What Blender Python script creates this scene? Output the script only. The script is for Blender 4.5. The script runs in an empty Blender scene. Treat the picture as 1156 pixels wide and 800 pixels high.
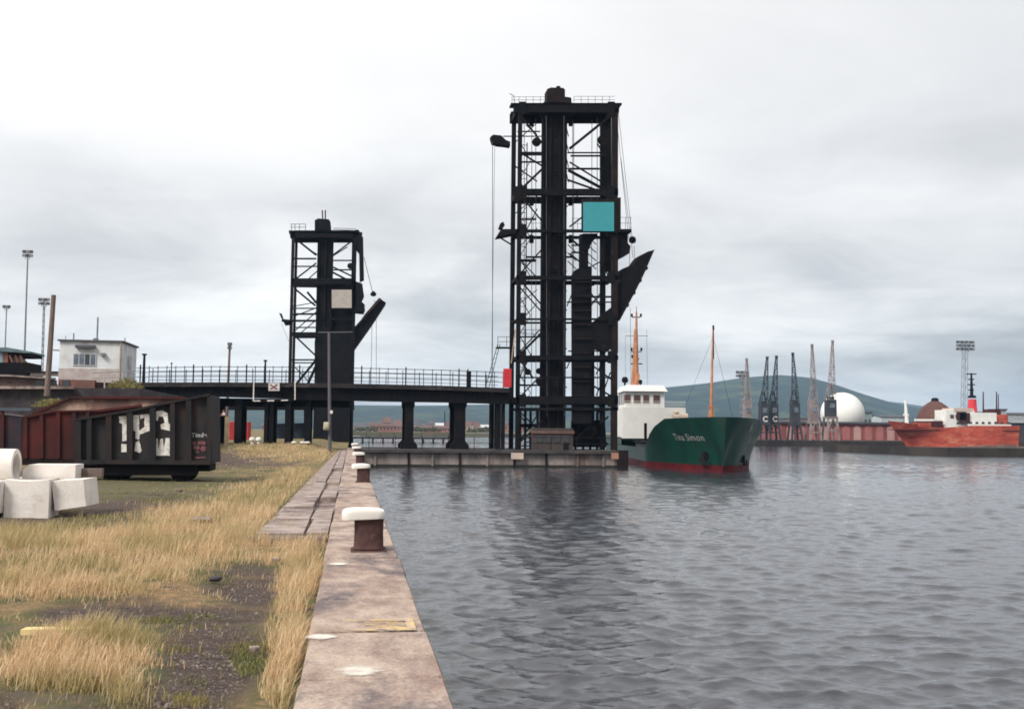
import bpy, math, random
import numpy as np
from mathutils import Vector, Matrix
random.seed(7); RNG = np.random.default_rng(7)
R = math.radians
S = bpy.context.scene
COL = S.collection

# ------------------------------------------------------------------ camera
FPX = 1200.0; PW, PH = 1156.0, 800.0
CAM = Vector((0.0, 0.0, 3.0))
YAW, PITCH, ROLL = R(8.53), R(4.08), R(0.55)
_f = Vector((math.sin(YAW)*math.cos(PITCH), math.cos(YAW)*math.cos(PITCH), math.sin(PITCH)))
_r0 = Vector((math.cos(YAW), -math.sin(YAW), 0)); _u0 = _r0.cross(_f)
_r = _r0*math.cos(ROLL) + _u0*math.sin(ROLL); _u = _u0*math.cos(ROLL) - _r0*math.sin(ROLL)
cd = bpy.data.cameras.new('camera'); cam = bpy.data.objects.new('camera', cd); COL.objects.link(cam)
M = Matrix((_r, _u, -_f)).transposed().to_4x4(); M.translation = CAM
cam.matrix_world = M
cd.sensor_width = 36; cd.lens = 36*FPX/PW; cd.clip_start = 0.1; cd.clip_end = 30000
S.camera = cam

# ------------------------------------------------------------------ world, sun, exposure
SUN_EL, SUN_AZ = R(46), R(-128)       # azimuth from +Y, negative = to the left
w = bpy.data.worlds.new('World'); S.world = w; w.use_nodes = True
nt = w.node_tree; N = nt.nodes; L = nt.links; N.clear()
def wn(t, **k):
    n = N.new(t)
    for a, b in k.items(): setattr(n, a, b)
    return n
def wmath(op, a, b=None, c=None):
    n = wn('ShaderNodeMath', operation=op)
    for i, v in enumerate((a, b, c)):
        if v is None: continue
        if isinstance(v, (int, float)): n.inputs[i].default_value = v
        else: L.new(v, n.inputs[i])
    return n.outputs[0]
sky = wn('ShaderNodeTexSky', sky_type='NISHITA', sun_disc=False, sun_elevation=SUN_EL, sun_rotation=SUN_AZ,
         air_density=1.0, dust_density=2.0)
tc = wn('ShaderNodeTexCoord'); sep = wn('ShaderNodeSeparateXYZ'); L.new(tc.outputs['Generated'], sep.inputs[0])
zz = wmath('MAXIMUM', sep.outputs[2], 0.0); zd = wmath('ADD', zz, 0.17)
cu = wmath('DIVIDE', sep.outputs[0], zd); cv = wmath('DIVIDE', sep.outputs[1], zd)
comb = wn('ShaderNodeCombineXYZ'); L.new(cu, comb.inputs[0]); L.new(cv, comb.inputs[1])
def wnoise(scale, detail, rough, off, sx=1, sy=1, dist=0.0):
    mp = wn('ShaderNodeMapping'); mp.inputs['Location'].default_value = off; mp.inputs['Scale'].default_value = (sx, sy, 1)
    L.new(comb.outputs[0], mp.inputs[0])
    n = wn('ShaderNodeTexNoise'); n.inputs['Scale'].default_value = scale; n.inputs['Detail'].default_value = detail
    n.inputs['Roughness'].default_value = rough; n.inputs['Distortion'].default_value = dist
    L.new(mp.outputs[0], n.inputs['Vector']); return n.outputs['Fac']
n1 = wnoise(0.75, 6, 0.52, (3.1, 7.4, 0), 0.9, 1.0, 0.4)
n2 = wnoise(2.6, 7, 0.6, (9.3, 1.7, 2), 0.9, 1.0, 0.5)
# brightness of the overcast: brighter toward the veiled sun, darker banks low down
dt = wn('ShaderNodeVectorMath', operation='DOT_PRODUCT'); L.new(tc.outputs['Generated'], dt.inputs[0])
GA, GE = R(-36), R(42)               # thinnest part of the overcast
dt.inputs[1].default_value = (math.sin(GA)*math.cos(GE), math.cos(GA)*math.cos(GE), math.sin(GE))
glow = wmath('POWER', wmath('MAXIMUM', dt.outputs['Value'], 0.0), 5.0)
base = wmath('ADD', wmath('MULTIPLY', glow, 3.0), 3.62)
band = wn('ShaderNodeMapRange', interpolation_type='SMOOTHSTEP'); L.new(n1, band.inputs[0])
band.inputs[1].default_value = 0.40; band.inputs[2].default_value = 0.62; band.inputs[3].default_value = -.55; band.inputs[4].default_value = 0.35
lowf = wn('ShaderNodeMapRange', interpolation_type='SMOOTHSTEP'); L.new(zz, lowf.inputs[0])
lowf.inputs[1].default_value = 0.36; lowf.inputs[2].default_value = 0.10; lowf.inputs[3].default_value = 0.25; lowf.inputs[4].default_value = 1.25
detail = wmath('MULTIPLY', wmath('SUBTRACT', n2, 0.5), 2.0)
var = wmath('MULTIPLY', wmath('ADD', band.outputs[0], detail), lowf.outputs[0])
# a long low grey bank between 6 and 13 degrees, lighter gap just above the hills
bank = wn('ShaderNodeMapRange', interpolation_type='SMOOTHSTEP'); L.new(wmath('ABSOLUTE', wmath('SUBTRACT', zz, wmath('ADD', wmath('MULTIPLY', wmath('SUBTRACT', n1, .5), .25), wmath('SUBTRACT', 0.178, wmath('MULTIPLY', sep.outputs[0], .12))))), bank.inputs[0])
bank.inputs[1].default_value = 0.0; bank.inputs[2].default_value = 0.085; bank.inputs[3].default_value = -.75; bank.inputs[4].default_value = 0.0
val = wmath('ADD', wmath('ADD', base, var), bank.outputs[0])
ramp = wn('ShaderNodeMapRange'); L.new(val, ramp.inputs[0]); ramp.inputs[1].default_value = 2.6; ramp.inputs[2].default_value = 4.2
tint = wn('ShaderNodeMix', data_type='RGBA'); L.new(ramp.outputs[0], tint.inputs[0])
tint.inputs[6].default_value = (0.985, 0.985, 0.99, 1); tint.inputs[7].default_value = (1.0, 0.985, 0.965, 1)
vm = wn('ShaderNodeVectorMath', operation='SCALE'); L.new(tint.outputs[2], vm.inputs[0]); L.new(val, vm.inputs['Scale'])
mixs = wn('ShaderNodeMix', data_type='RGBA'); mixs.inputs[0].default_value = 0.94
L.new(sky.outputs[0], mixs.inputs[6]); L.new(vm.outputs[0], mixs.inputs[7])
bg = wn('ShaderNodeBackground'); bg.inputs['Strength'].default_value = 0.1; L.new(mixs.outputs[2], bg.inputs[0])
ow = wn('ShaderNodeOutputWorld'); L.new(bg.outputs[0], ow.inputs[0])

sl = bpy.data.lights.new('sun', 'SUN'); sl.energy = 1.5; sl.angle = R(20); sl.color = (1.0, 0.95, 0.88)
so = bpy.data.objects.new('sun', sl); COL.objects.link(so)
sd = Vector((math.sin(SUN_AZ)*math.cos(SUN_EL), math.cos(SUN_AZ)*math.cos(SUN_EL), math.sin(SUN_EL)))
so.rotation_euler = sd.to_track_quat('Z', 'Y').to_euler()
S.view_settings.view_transform = 'Standard'; S.view_settings.look = 'None'
S.view_settings.exposure = 1.3; S.view_settings.gamma = 1.0; S.view_settings.use_curve_mapping = False
S.render.engine = 'CYCLES'
S.cycles.use_denoising = True
S.cycles.max_bounces = 6; S.cycles.diffuse_bounces = 3; S.cycles.glossy_bounces = 3; S.cycles.volume_bounces = 1
S.cycles.pixel_filter_type = 'BLACKMAN_HARRIS'; S.cycles.filter_width = 1.75
S.cycles.caustics_reflective = False; S.cycles.caustics_refractive = False

# ------------------------------------------------------------------ geometry helpers
def P(px, py, Y):
    """point at distance Y (along the quay) seen at photo pixel px, py"""
    d = _f + _r*((px-PW/2)/FPX) + _u*((PH/2-py)/FPX)
    return CAM + d*(Y/d.y)
def G(px, py, z):
    d = _f + _r*((px-PW/2)/FPX) + _u*((PH/2-py)/FPX)
    return CAM + d*((z-CAM.z)/d.z)
def PX(p):
    v = Vector(p)-CAM; k = v.dot(_f)
    return PW/2+FPX*v.dot(_r)/k, PH/2-FPX*v.dot(_u)/k
def link(o): COL.objects.link(o); return o
def tag(o, label=None, cat=None, group=None, kind=None):
    if label: o['label'] = label
    if cat: o['category'] = cat
    if group: o['group'] = group
    if kind: o['kind'] = kind
    return o
def thing(name, label, cat, loc, group=None):
    o = link(bpy.data.objects.new(name, None)); o.location = loc; o.empty_display_size = 0.3
    return tag(o, label, cat, group)
def wloc(o):
    v = Vector((0, 0, 0))
    while o is not None: v += o.location; o = o.parent
    return v
class MB:
    def __init__(s): s.v = []; s.f = []; s.smooth = False
    def add(s, vs, fs):
        n = len(s.v); s.v += [tuple(v) for v in vs]; s.f += [tuple(i+n for i in f) for f in fs]; return s
    def frame(s, p, q, a, b):
        """oriented box running from p to q, a wide across, b deep"""
        p = Vector(p); q = Vector(q); d = (q-p).normalized()
        up = Vector((0, 1, 0)) if abs(d.y) < 0.95 else Vector((0, 0, 1))
        x = d.cross(up).normalized()*a/2; y = x.cross(d).normalized()*b/2
        vs = [p-x-y, p+x-y, p+x+y, p-x+y, q-x-y, q+x-y, q+x+y, q-x+y]
        return s.add(vs, [(0,3,2,1),(4,5,6,7),(0,1,5,4),(1,2,6,5),(2,3,7,6),(3,0,4,7)])
    def box(s, lo, hi, bev=0.0):
        (x0,y0,z0),(x1,y1,z1) = lo, hi
        x0, x1 = min(x0,x1), max(x0,x1); y0, y1 = min(y0,y1), max(y0,y1); z0, z1 = min(z0,z1), max(z0,z1)
        if bev <= 0:
            vs = [(x0,y0,z0),(x1,y0,z0),(x1,y1,z0),(x0,y1,z0),(x0,y0,z1),(x1,y0,z1),(x1,y1,z1),(x0,y1,z1)]
            return s.add(vs, [(0,3,2,1),(4,5,6,7),(0,1,5,4),(1,2,6,5),(2,3,7,6),(3,0,4,7)])
        b = bev
        ring = lambda i, z: [(x0+i,y0+i+b,z),(x0+i+b,y0+i,z),(x1-i-b,y0+i,z),(x1-i,y0+i+b,z),(x1-i,y1-i-b,z),(x1-i-b,y1-i,z),(x0+i+b,y1-i,z),(x0+i,y1-i-b,z)]
        vs = ring(b*.7, z0)+ring(0, z0+b)+ring(0, z1-b)+ring(b*.7, z1); fs = []
        for k in range(3):
            for j in range(8): fs.append((k*8+j, k*8+(j+1)%8, k*8+8+(j+1)%8, k*8+8+j))
        fs += [tuple(range(7,-1,-1)), tuple(range(24,32))]
        return s.add(vs, fs)
    def tube(s, p, q, r0, r1=None, n=8, cap=True):
        p = Vector(p); q = Vector(q); r1 = r0 if r1 is None else r1
        d = (q-p).normalized(); up = Vector((0,0,1)) if abs(d.z) < 0.9 else Vector((1,0,0))
        x = d.cross(up).normalized(); y = d.cross(x)
        vs = []
        for c, r in ((p, r0), (q, r1)):
            for i in range(n):
                a = 2*math.pi*i/n; vs.append(c + x*math.cos(a)*r + y*math.sin(a)*r)
        fs = [(i, i+n, (i+1)%n+n, (i+1)%n) for i in range(n)]
        if cap: fs += [tuple(range(n)), tuple(range(2*n-1, n-1, -1))]
        return s.add(vs, fs)
    def path(s, pts, r, n=6):
        for a, b in zip(pts[:-1], pts[1:]): s.tube(a, b, r, n=n)
        return s
    def lathe(s, c, prof, n=16, sx=1.0):
        c = Vector(c); vs = []; fs = []
        for r, z in prof:
            for i in range(n):
                a = 2*math.pi*i/n; vs.append(c + Vector((math.cos(a)*r*sx, math.sin(a)*r, z)))
        for k in range(len(prof)-1):
            for i in range(n): fs.append((k*n+i, k*n+(i+1)%n, k*n+n+(i+1)%n, k*n+n+i))
        fs += [tuple(range(n-1,-1,-1)), tuple(range((len(prof)-1)*n, len(prof)*n))]
        return s.add(vs, fs)
    def slab(s, pts, off):
        """flat polygon pts extruded by vector off"""
        n = len(pts); off = Vector(off); pts = [Vector(p) for p in pts]
        return s.add(pts+[p+off for p in pts], [tuple(range(n-1,-1,-1)), tuple(range(n,2*n))]+[(i,(i+1)%n,(i+1)%n+n,i+n) for i in range(n)])
    def disc(s, c, axis, r, t, n=18):
        c = Vector(c); a = Vector(axis).normalized()*t/2
        return s.tube(c-a, c+a, r, n=n)
    def build(s, name, mat, parent=None, label=None):
        me = bpy.data.meshes.new(name); o = bpy.data.objects.new(name, me); link(o)
        off = wloc(parent) if parent is not None else Vector((0,0,0))
        me.from_pydata([(v[0]-off.x, v[1]-off.y, v[2]-off.z) for v in s.v], [], s.f)
        bmfix(me)
        me.materials.append(mat)
        if s.smooth:
            me.polygons.foreach_set('use_smooth', [True]*len(me.polygons))
            try: me.set_sharp_from_angle(angle=R(38))
            except Exception: pass
        if parent is not None: o.parent = parent
        if label: o['label'] = label
        return o
import bmesh
def bmfix(me):
    if len(me.polygons) > 60000: return
    bm = bmesh.new(); bm.from_mesh(me); bmesh.ops.recalc_face_normals(bm, faces=bm.faces); bm.to_mesh(me); bm.free()
def copy_thing(o, loc=None, label=None, parent=None):
    c = o.copy(); link(c); c.parent = parent
    if loc is not None: c.location = loc
    if label: c['label'] = label
    for ch in list(o.children): copy_thing(ch, parent=c)
    return c

# ------------------------------------------------------------------ materials
MATS = {}
def mat(name, c1, c2=None, *a_, speck=0.0, **k_):
    m = mat0(name, c1, c2, *a_, **k_)
    if speck:
        t = m.node_tree; b = t.nodes['Principled BSDF']; src = b.inputs['Base Color'].links[0].from_socket
        geo = t.nodes.new('ShaderNodeNewGeometry'); nz = t.nodes.new('ShaderNodeTexNoise'); nz.inputs['Scale'].default_value = 38; nz.inputs['Detail'].default_value = 8; nz.inputs['Roughness'].default_value = .75
        t.links.new(geo.outputs['Position'], nz.inputs['Vector']); mr = t.nodes.new('ShaderNodeMapRange'); mr.inputs[1].default_value = .3; mr.inputs[2].default_value = .7; mr.inputs[3].default_value = 1-speck; mr.inputs[4].default_value = 1+speck*.6
        t.links.new(nz.outputs['Fac'], mr.inputs[0]); vm = t.nodes.new('ShaderNodeVectorMath'); vm.operation = 'SCALE'; t.links.new(src, vm.inputs[0]); t.links.new(mr.outputs[0], vm.inputs['Scale']); t.links.new(vm.outputs[0], b.inputs['Base Color'])
    return m
def mat0(name, c1, c2=None, scale=1.5, rough=0.8, metal=0.0, bump=0.0, stretch=(1,1,1), detail=6, lo=.4, hi=.62,
        c3=None, s3=.3, lo3=.56, hi3=.66, spec=0.3, emis=None):
    m = bpy.data.materials.new(name); m.use_nodes = True; t = m.node_tree; b = t.nodes['Principled BSDF']
    def col(c): return (*c, 1) if len(c) == 3 else c
    b.inputs['Roughness'].default_value = rough; b.inputs['Metallic'].default_value = metal
    b.inputs['Specular IOR Level'].default_value = spec
    tcn = t.nodes.new('ShaderNodeTexCoord'); geo = t.nodes.new('ShaderNodeNewGeometry')
    mp = t.nodes.new('ShaderNodeMapping'); mp.inputs['Scale'].default_value = stretch
    t.links.new(geo.outputs['Position'], mp.inputs[0])
    c2 = c2 or tuple(x*0.7 for x in c1)
    nz = t.nodes.new('ShaderNodeTexNoise'); nz.inputs['Scale'].default_value = scale; nz.inputs['Detail'].default_value = detail
    nz.inputs['Roughness'].default_value = 0.62
    t.links.new(mp.outputs[0], nz.inputs['Vector'])
    mr = t.nodes.new('ShaderNodeMapRange'); mr.inputs[1].default_value = lo; mr.inputs[2].default_value = hi
    t.links.new(nz.outputs['Fac'], mr.inputs[0])
    mx = t.nodes.new('ShaderNodeMix'); mx.data_type = 'RGBA'
    mx.inputs[6].default_value = col(c1); mx.inputs[7].default_value = col(c2)
    t.links.new(mr.outputs[0], mx.inputs[0]); out = mx.outputs[2]
    if c3:
        n3 = t.nodes.new('ShaderNodeTexNoise'); n3.inputs['Scale'].default_value = s3; n3.inputs['Detail'].default_value = 7
        n3.inputs['Roughness'].default_value = 0.7
        t.links.new(mp.outputs[0], n3.inputs['Vector'])
        m3 = t.nodes.new('ShaderNodeMapRange'); m3.inputs[1].default_value = lo3; m3.inputs[2].default_value = hi3
        t.links.new(n3.outputs['Fac'], m3.inputs[0])
        x3 = t.nodes.new('ShaderNodeMix'); x3.data_type = 'RGBA'; x3.inputs[7].default_value = col(c3)
        t.links.new(m3.outputs[0], x3.inputs[0]); t.links.new(out, x3.inputs[6]); out = x3.outputs[2]
    t.links.new(out, b.inputs['Base Color'])
    if bump:
        bp = t.nodes.new('ShaderNodeBump'); bp.inputs['Strength'].default_value = 0.6; bp.inputs['Distance'].default_value = bump
        t.links.new(nz.outputs['Fac'], bp.inputs['Height']); t.links.new(bp.outputs[0], b.inputs['Normal'])
    MATS[name] = m; return m
steel  = mat('black_steel', (.0055,.0065,.0095), (.011,.009,.010), 1.2, .8, c3=(.028,.017,.014), s3=.9, lo3=.56, hi3=.75, spec=.12)
steelr = mat('rusty_steel', (.014,.011,.012), (.028,.017,.015), 1.6, .88, c3=(.009,.009,.011), s3=.8, spec=.12)
rust   = mat('rust', (.085,.042,.036), (.05,.026,.026), 6, .9, bump=.01, c3=(.17,.085,.06), s3=3)
rustred= mat('oxide_red_steel', (.085,.016,.015), (.042,.013,.013), 1.2, .85, c3=(.03,.02,.022), s3=.7, stretch=(1,1,.5))
wagblk = mat('wagon_black', (.012,.013,.016), (.028,.020,.020), 1.4, .8, c3=(.055,.014,.012), s3=.8, lo3=.58, hi3=.68, stretch=(1,1,.35))
wagpan = mat('wagon_panel', (.018,.019,.022), (.038,.032,.032), 2.2, .85, c3=(.06,.022,.018), s3=.9, lo3=.56, hi3=.7, stretch=(1,1,.4))
whitep = mat('flaked_white_paint', (.84,.82,.78), (.55,.50,.45), 5, .8, c3=(.30,.16,.10), s3=3, lo3=.60, hi3=.68)
whiteb = mat('bollard_white', (.82,.80,.75), (.70,.66,.60), 4, .55, c3=(.40,.30,.22), s3=6, lo3=.62, hi3=.75, bump=.004)
conc   = mat('pale_concrete', (.80,.75,.70), (.68,.62,.57), 1.8, .9, bump=.01, c3=(.50,.42,.36), s3=1.6, lo3=.56, hi3=.72, speck=.15)
stone  = mat('coping_stone', (.46,.36,.295), (.27,.19,.16), 3.2, .92, bump=.05, c3=(.15,.12,.12), s3=1.3, lo3=.50, hi3=.64, stretch=(1,.55,1), detail=12, speck=.45)
stone2 = mat('slab_stone', (.41,.33,.29), (.21,.165,.15), 2.4, .92, bump=.05, c3=(.15,.105,.10), s3=.8, lo3=.50, hi3=.64, detail=12, speck=.45)
jetty  = mat('jetty_concrete', (.32,.27,.25), (.15,.13,.12), .8, .9, bump=.02, c3=(.14,.07,.045), s3=.6, lo3=.52, hi3=.66, stretch=(1,1,.35))
jettyd = mat('jetty_wet_base', (.035,.032,.03), (.02,.02,.018), 1, .6)
weath  = mat('white_render', (.70,.72,.72), (.60,.60,.59), 1.0, .85, c3=(.50,.43,.39), s3=.5)
brickr = mat('red_brick', (.22,.10,.08), (.16,.075,.06), 3, .9, c3=(.12,.08,.07), s3=.5)
brickb = mat('brown_brick', (.17,.115,.095), (.11,.08,.07), 3, .9, c3=(.22,.16,.13), s3=.4)
rubble = mat('dark_rubble_wall', (.06,.052,.06), (.035,.03,.035), 2, .95, bump=.05, c3=(.10,.10,.06), s3=.4)
teal   = mat('turquoise_panel', (.045,.30,.34), (.055,.33,.37), 1.4, .6, lo=.3, hi=.7)
cream  = mat('cream_panel', (.46,.42,.38), (.40,.36,.33), 1.5, .7)
redbox = mat('red_paint', (.60,.04,.05), (.50,.03,.04), 3, .5)
cable  = mat('wire_rope', (.09,.09,.10), (.06,.06,.07), 3, .6)
galv   = mat('galvanised', (.24,.25,.27), (.18,.18,.19), 2, .55, .3)
wood   = mat('weathered_timber', (.20,.15,.13), (.12,.09,.08), 3, .9, stretch=(3,3,.4))
glassd = mat('dark_glass', (.03,.035,.04), (.05,.055,.06), 1, .15, spec=.5)
glassb = mat('brown_glass', (.11,.05,.045), (.07,.035,.03), 1, .2, spec=.5)
glassp = mat('pale_window', (.20,.24,.28), (.10,.12,.15), .8, .2, spec=.5)
hullg  = mat('green_hull', (.004,.052,.036), (.004,.036,.029), .8, .45, c3=(.022,.016,.012), s3=.9, lo3=.54, hi3=.72, stretch=(1.6,1.6,.22), spec=.4)
hullr  = mat('antifouling_red', (.13,.009,.014), (.06,.007,.010), 1.2, .7)
shipw  = mat('ship_white', (.80,.80,.76), (.74,.73,.69), .8, .5)
orange = mat('orange_mast', (.55,.26,.14), (.42,.17,.09), 2, .6)
rsorg  = mat('faded_orange_hull', (.52,.10,.06), (.36,.055,.04), .35, .8, c3=(.55,.20,.12), s3=.2, lo3=.5, hi3=.62, stretch=(1,1,3))
crgrey = mat('crane_pale', (.30,.26,.25), (.20,.16,.16), .5, .8)
crdark = mat('crane_dark', (.035,.042,.055), (.055,.055,.065), .5, .8)
pinkd  = mat('faded_pink_door', (.44,.17,.15), (.33,.12,.11), .3, .85)
warer  = mat('warehouse_red', (.27,.085,.08), (.19,.06,.06), .2, .9)
roofg  = mat('slate_grey', (.10,.10,.115), (.07,.07,.08), .3, .8)
domew  = mat('dome_white', (.80,.80,.76), (.72,.72,.68), .12, .6)
domeb  = mat('dome_rust_brown', (.13,.06,.045), (.09,.04,.035), .3, .9)
mudd   = mat('far_quay_dark', (.025,.021,.020), (.055,.045,.038), .15, .9)
fland  = mat('far_land', (.15,.13,.08), (.10,.11,.06), .02, .95, c3=(.20,.15,.11), s3=.05)
cream2 = mat('pale_cream', (.62,.50,.40), (.5,.4,.33), 1, .7)
ylw    = mat('yellow_paint', (.66,.47,.20), (.50,.36,.20), 6, .8, c3=(.38,.31,.28), s3=9, lo3=.48, hi3=.56)
wsplash= mat('white_splash', (.74,.69,.60), (.50,.44,.39), 7, .85, lo=.46, hi=.62)

# ------------------------------------------------------------------ THE SETTING: water
def water():
    r1 = np.exp(np.linspace(math.log(4.5), math.log(300), 1350)); r2 = np.exp(np.linspace(math.log(310), math.log(9000), 60))
    rr = np.concatenate([r1, r2])
    th = np.concatenate([np.linspace(-180, -12, 40, endpoint=False), np.linspace(-12, 46, 800, endpoint=False), np.linspace(46, 180, 40, endpoint=False)])*math.pi/180
    nr, na = len(rr), len(th)
    RR, TH = np.meshgrid(rr, th, indexing='ij'); X = RR*np.sin(TH); Y = RR*np.cos(TH); Z = np.zeros_like(X)
    DX = np.zeros_like(X); DY = np.zeros_like(X)
    cell = RR*0.0032
    patch = 0.85+0.35*np.sin(X*.11+1+np.sin(Y*.07))*np.sin(Y*.083+X*.03)
    for i in range(80):
        lam = float(np.exp(RNG.uniform(math.log(.18), math.log(1.6)))); k = 2*math.pi/lam
        a = RNG.normal(0.25, 0.62); kx, ky = k*math.sin(a), k*math.cos(a)
        slope = 0.034 if lam < .85 else .019
        A = slope/k; ph = RNG.uniform(0, 6.28)
        att = np.clip((lam/cell-2.2)/3.0, 0, 1)*patch
        arg = kx*X+ky*Y+ph; s = np.sin(arg); c = np.cos(arg)
        Z += A*att*s; DX += A*att*c*kx/k*1.15; DY += A*att*c*ky/k*1.15
    X = X+DX; Y = Y+DY
    co = np.stack([X, Y, Z], -1).reshape(-1, 3).astype(np.float32)
    ii, jj = np.meshgrid(np.arange(nr-1), np.arange(na), indexing='ij'); j2 = (jj+1) % na
    F = np.stack([ii*na+jj, ii*na+j2, (ii+1)*na+j2, (ii+1)*na+jj], -1).reshape(-1, 4)[:, ::-1]
    me = bpy.data.meshes.new('water'); me.vertices.add(len(co)); me.vertices.foreach_set('co', co.ravel())
    me.loops.add(F.size); me.loops.foreach_set('vertex_index', F.ravel().astype(np.int32))
    me.polygons.add(len(F)); me.polygons.foreach_set('loop_start', np.arange(0, F.size, 4, dtype=np.int32)); me.polygons.foreach_set('loop_total', np.full(len(F), 4, np.int32))
    me.update(); me.polygons.foreach_set('use_smooth', [True]*len(F))
    m = bpy.data.materials.new('water'); m.use_nodes = True; t = m.node_tree; b = t.nodes['Principled BSDF']
    b.inputs['Base Color'].default_value = (.034,.036,.045,1); b.inputs['Roughness'].default_value = .02; b.inputs['IOR'].default_value = 1.68
    geo = t.nodes.new('ShaderNodeNewGeometry'); h = None
    for sc, st, wgt in ((13, (.8,1.9,1), .30), (4.6, (.7,1.8,1), .60), (1.3, (.7,1.6,1), .7)):
        mp = t.nodes.new('ShaderNodeMapping'); mp.inputs['Scale'].default_value = st; mp.inputs['Rotation'].default_value = (0,0,R(-14)); t.links.new(geo.outputs['Position'], mp.inputs[0])
        nz = t.nodes.new('ShaderNodeTexNoise'); nz.inputs['Scale'].default_value = sc; nz.inputs['Detail'].default_value = 4; nz.inputs['Distortion'].default_value = .4
        t.links.new(mp.outputs[0], nz.inputs['Vector'])
        mm = t.nodes.new('ShaderNodeMath'); mm.operation = 'MULTIPLY'; mm.inputs[1].default_value = wgt; t.links.new(nz.outputs['Fac'], mm.inputs[0])
        if h is None: h = mm.outputs[0]
        else:
            ad = t.nodes.new('ShaderNodeMath'); ad.operation = 'ADD'; t.links.new(h, ad.inputs[0]); t.links.new(mm.outputs[0], ad.inputs[1]); h = ad.outputs[0]
    bp = t.nodes.new('ShaderNodeBump'); bp.inputs['Strength'].default_value = .5; bp.inputs['Distance'].default_value = .04
    t.links.new(h, bp.inputs['Height']); t.links.new(bp.outputs[0], b.inputs['Normal'])
    me.materials.append(m)
    tag(link(bpy.data.objects.new('water', me)), kind='structure')
water()

# ------------------------------------------------------------------ ground by the quay
QZ = 1.4                                     # top of the quay
def sstep(a, b, x): t = np.clip((x-a)/(b-a), 0, 1); return t*t*(3-2*t)
_FN = np.array(_f); _RN = np.array(_r); _UN = np.array(_u)
def proj(X, Y, Z=1.25):
    v = np.stack([X, Y, np.zeros_like(X)+Z], -1)-np.array(CAM); k = v@_FN; k = np.where(k < .5, .5, k)
    return PW/2+FPX*(v@_RN)/k, PH/2-FPX*(v@_UN)/k
def vnoise(X, Y, s, seed=0):
    out = 0; rg = np.random.default_rng(seed)
    for o in range(3):
        for _ in range(5):
            a = rg.uniform(0, 6.28); k = s*(2**o)*rg.uniform(.7, 1.4); out = out+np.sin(X*k*math.cos(a)+Y*k*math.sin(a)+rg.uniform(0, 6.28))/(1.6**o)
    return out/6.0
def gz(X, Y):
    z = 1.25+0.42*sstep(48, 84, Y)*sstep(-1.5, -4, X)
    z = z+0.05*vnoise(X, Y, .9, 3)*sstep(-.35, -1.2, X)
    return z
def ell(px, py, cx, cy, rx, ry, soft=.35):
    d = np.sqrt(((px-cx)/rx)**2+((py-cy)/ry)**2); return 1-sstep(1-soft, 1+soft, d)
def masks(X, Y):
    px, py = proj(X, Y); n = vnoise(X, Y, 2.2, 5)
    px = px+n*16; py = py+n*7+vnoise(X, Y, 5, 8)*4
    dirt = np.zeros_like(X)
    for e in ((292,660,56,26),(200,692,115,13),(240,745,70,52),(120,700,70,9),(170,572,95,14),(60,585,70,12),(75,650,60,7),(265,520,75,8),(300,545,30,8),(180,800,90,25),(330,575,20,8),(0,800,30,14)): dirt = np.maximum(dirt, ell(px, py, *e))
    green = np.zeros_like(X)
    for e in ((285,735,34,28),(195,700,60,9),(190,548,140,16),(250,560,90,14),(60,638,90,12),(30,722,40,14),(60,785,60,18),(190,735,40,10),(300,508,60,5),(120,590,60,8),(240,655,26,10),(330,790,12,20),(215,780,30,14),(110,805,70,10)): green = np.maximum(green, ell(px, py, *e))
    tan = np.zeros_like(X)
    for e in ((95,755,88,42),(325,740,26,75),(340,650,34,34),(330,612,60,14),(250,600,110,36),(110,625,130,36),(330,512,70,9),(60,665,110,18),(300,560,60,16),(330,545,40,14),(30,610,60,18)): tan = np.maximum(tan, ell(px, py, *e))
    return dirt, green, tan
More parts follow.
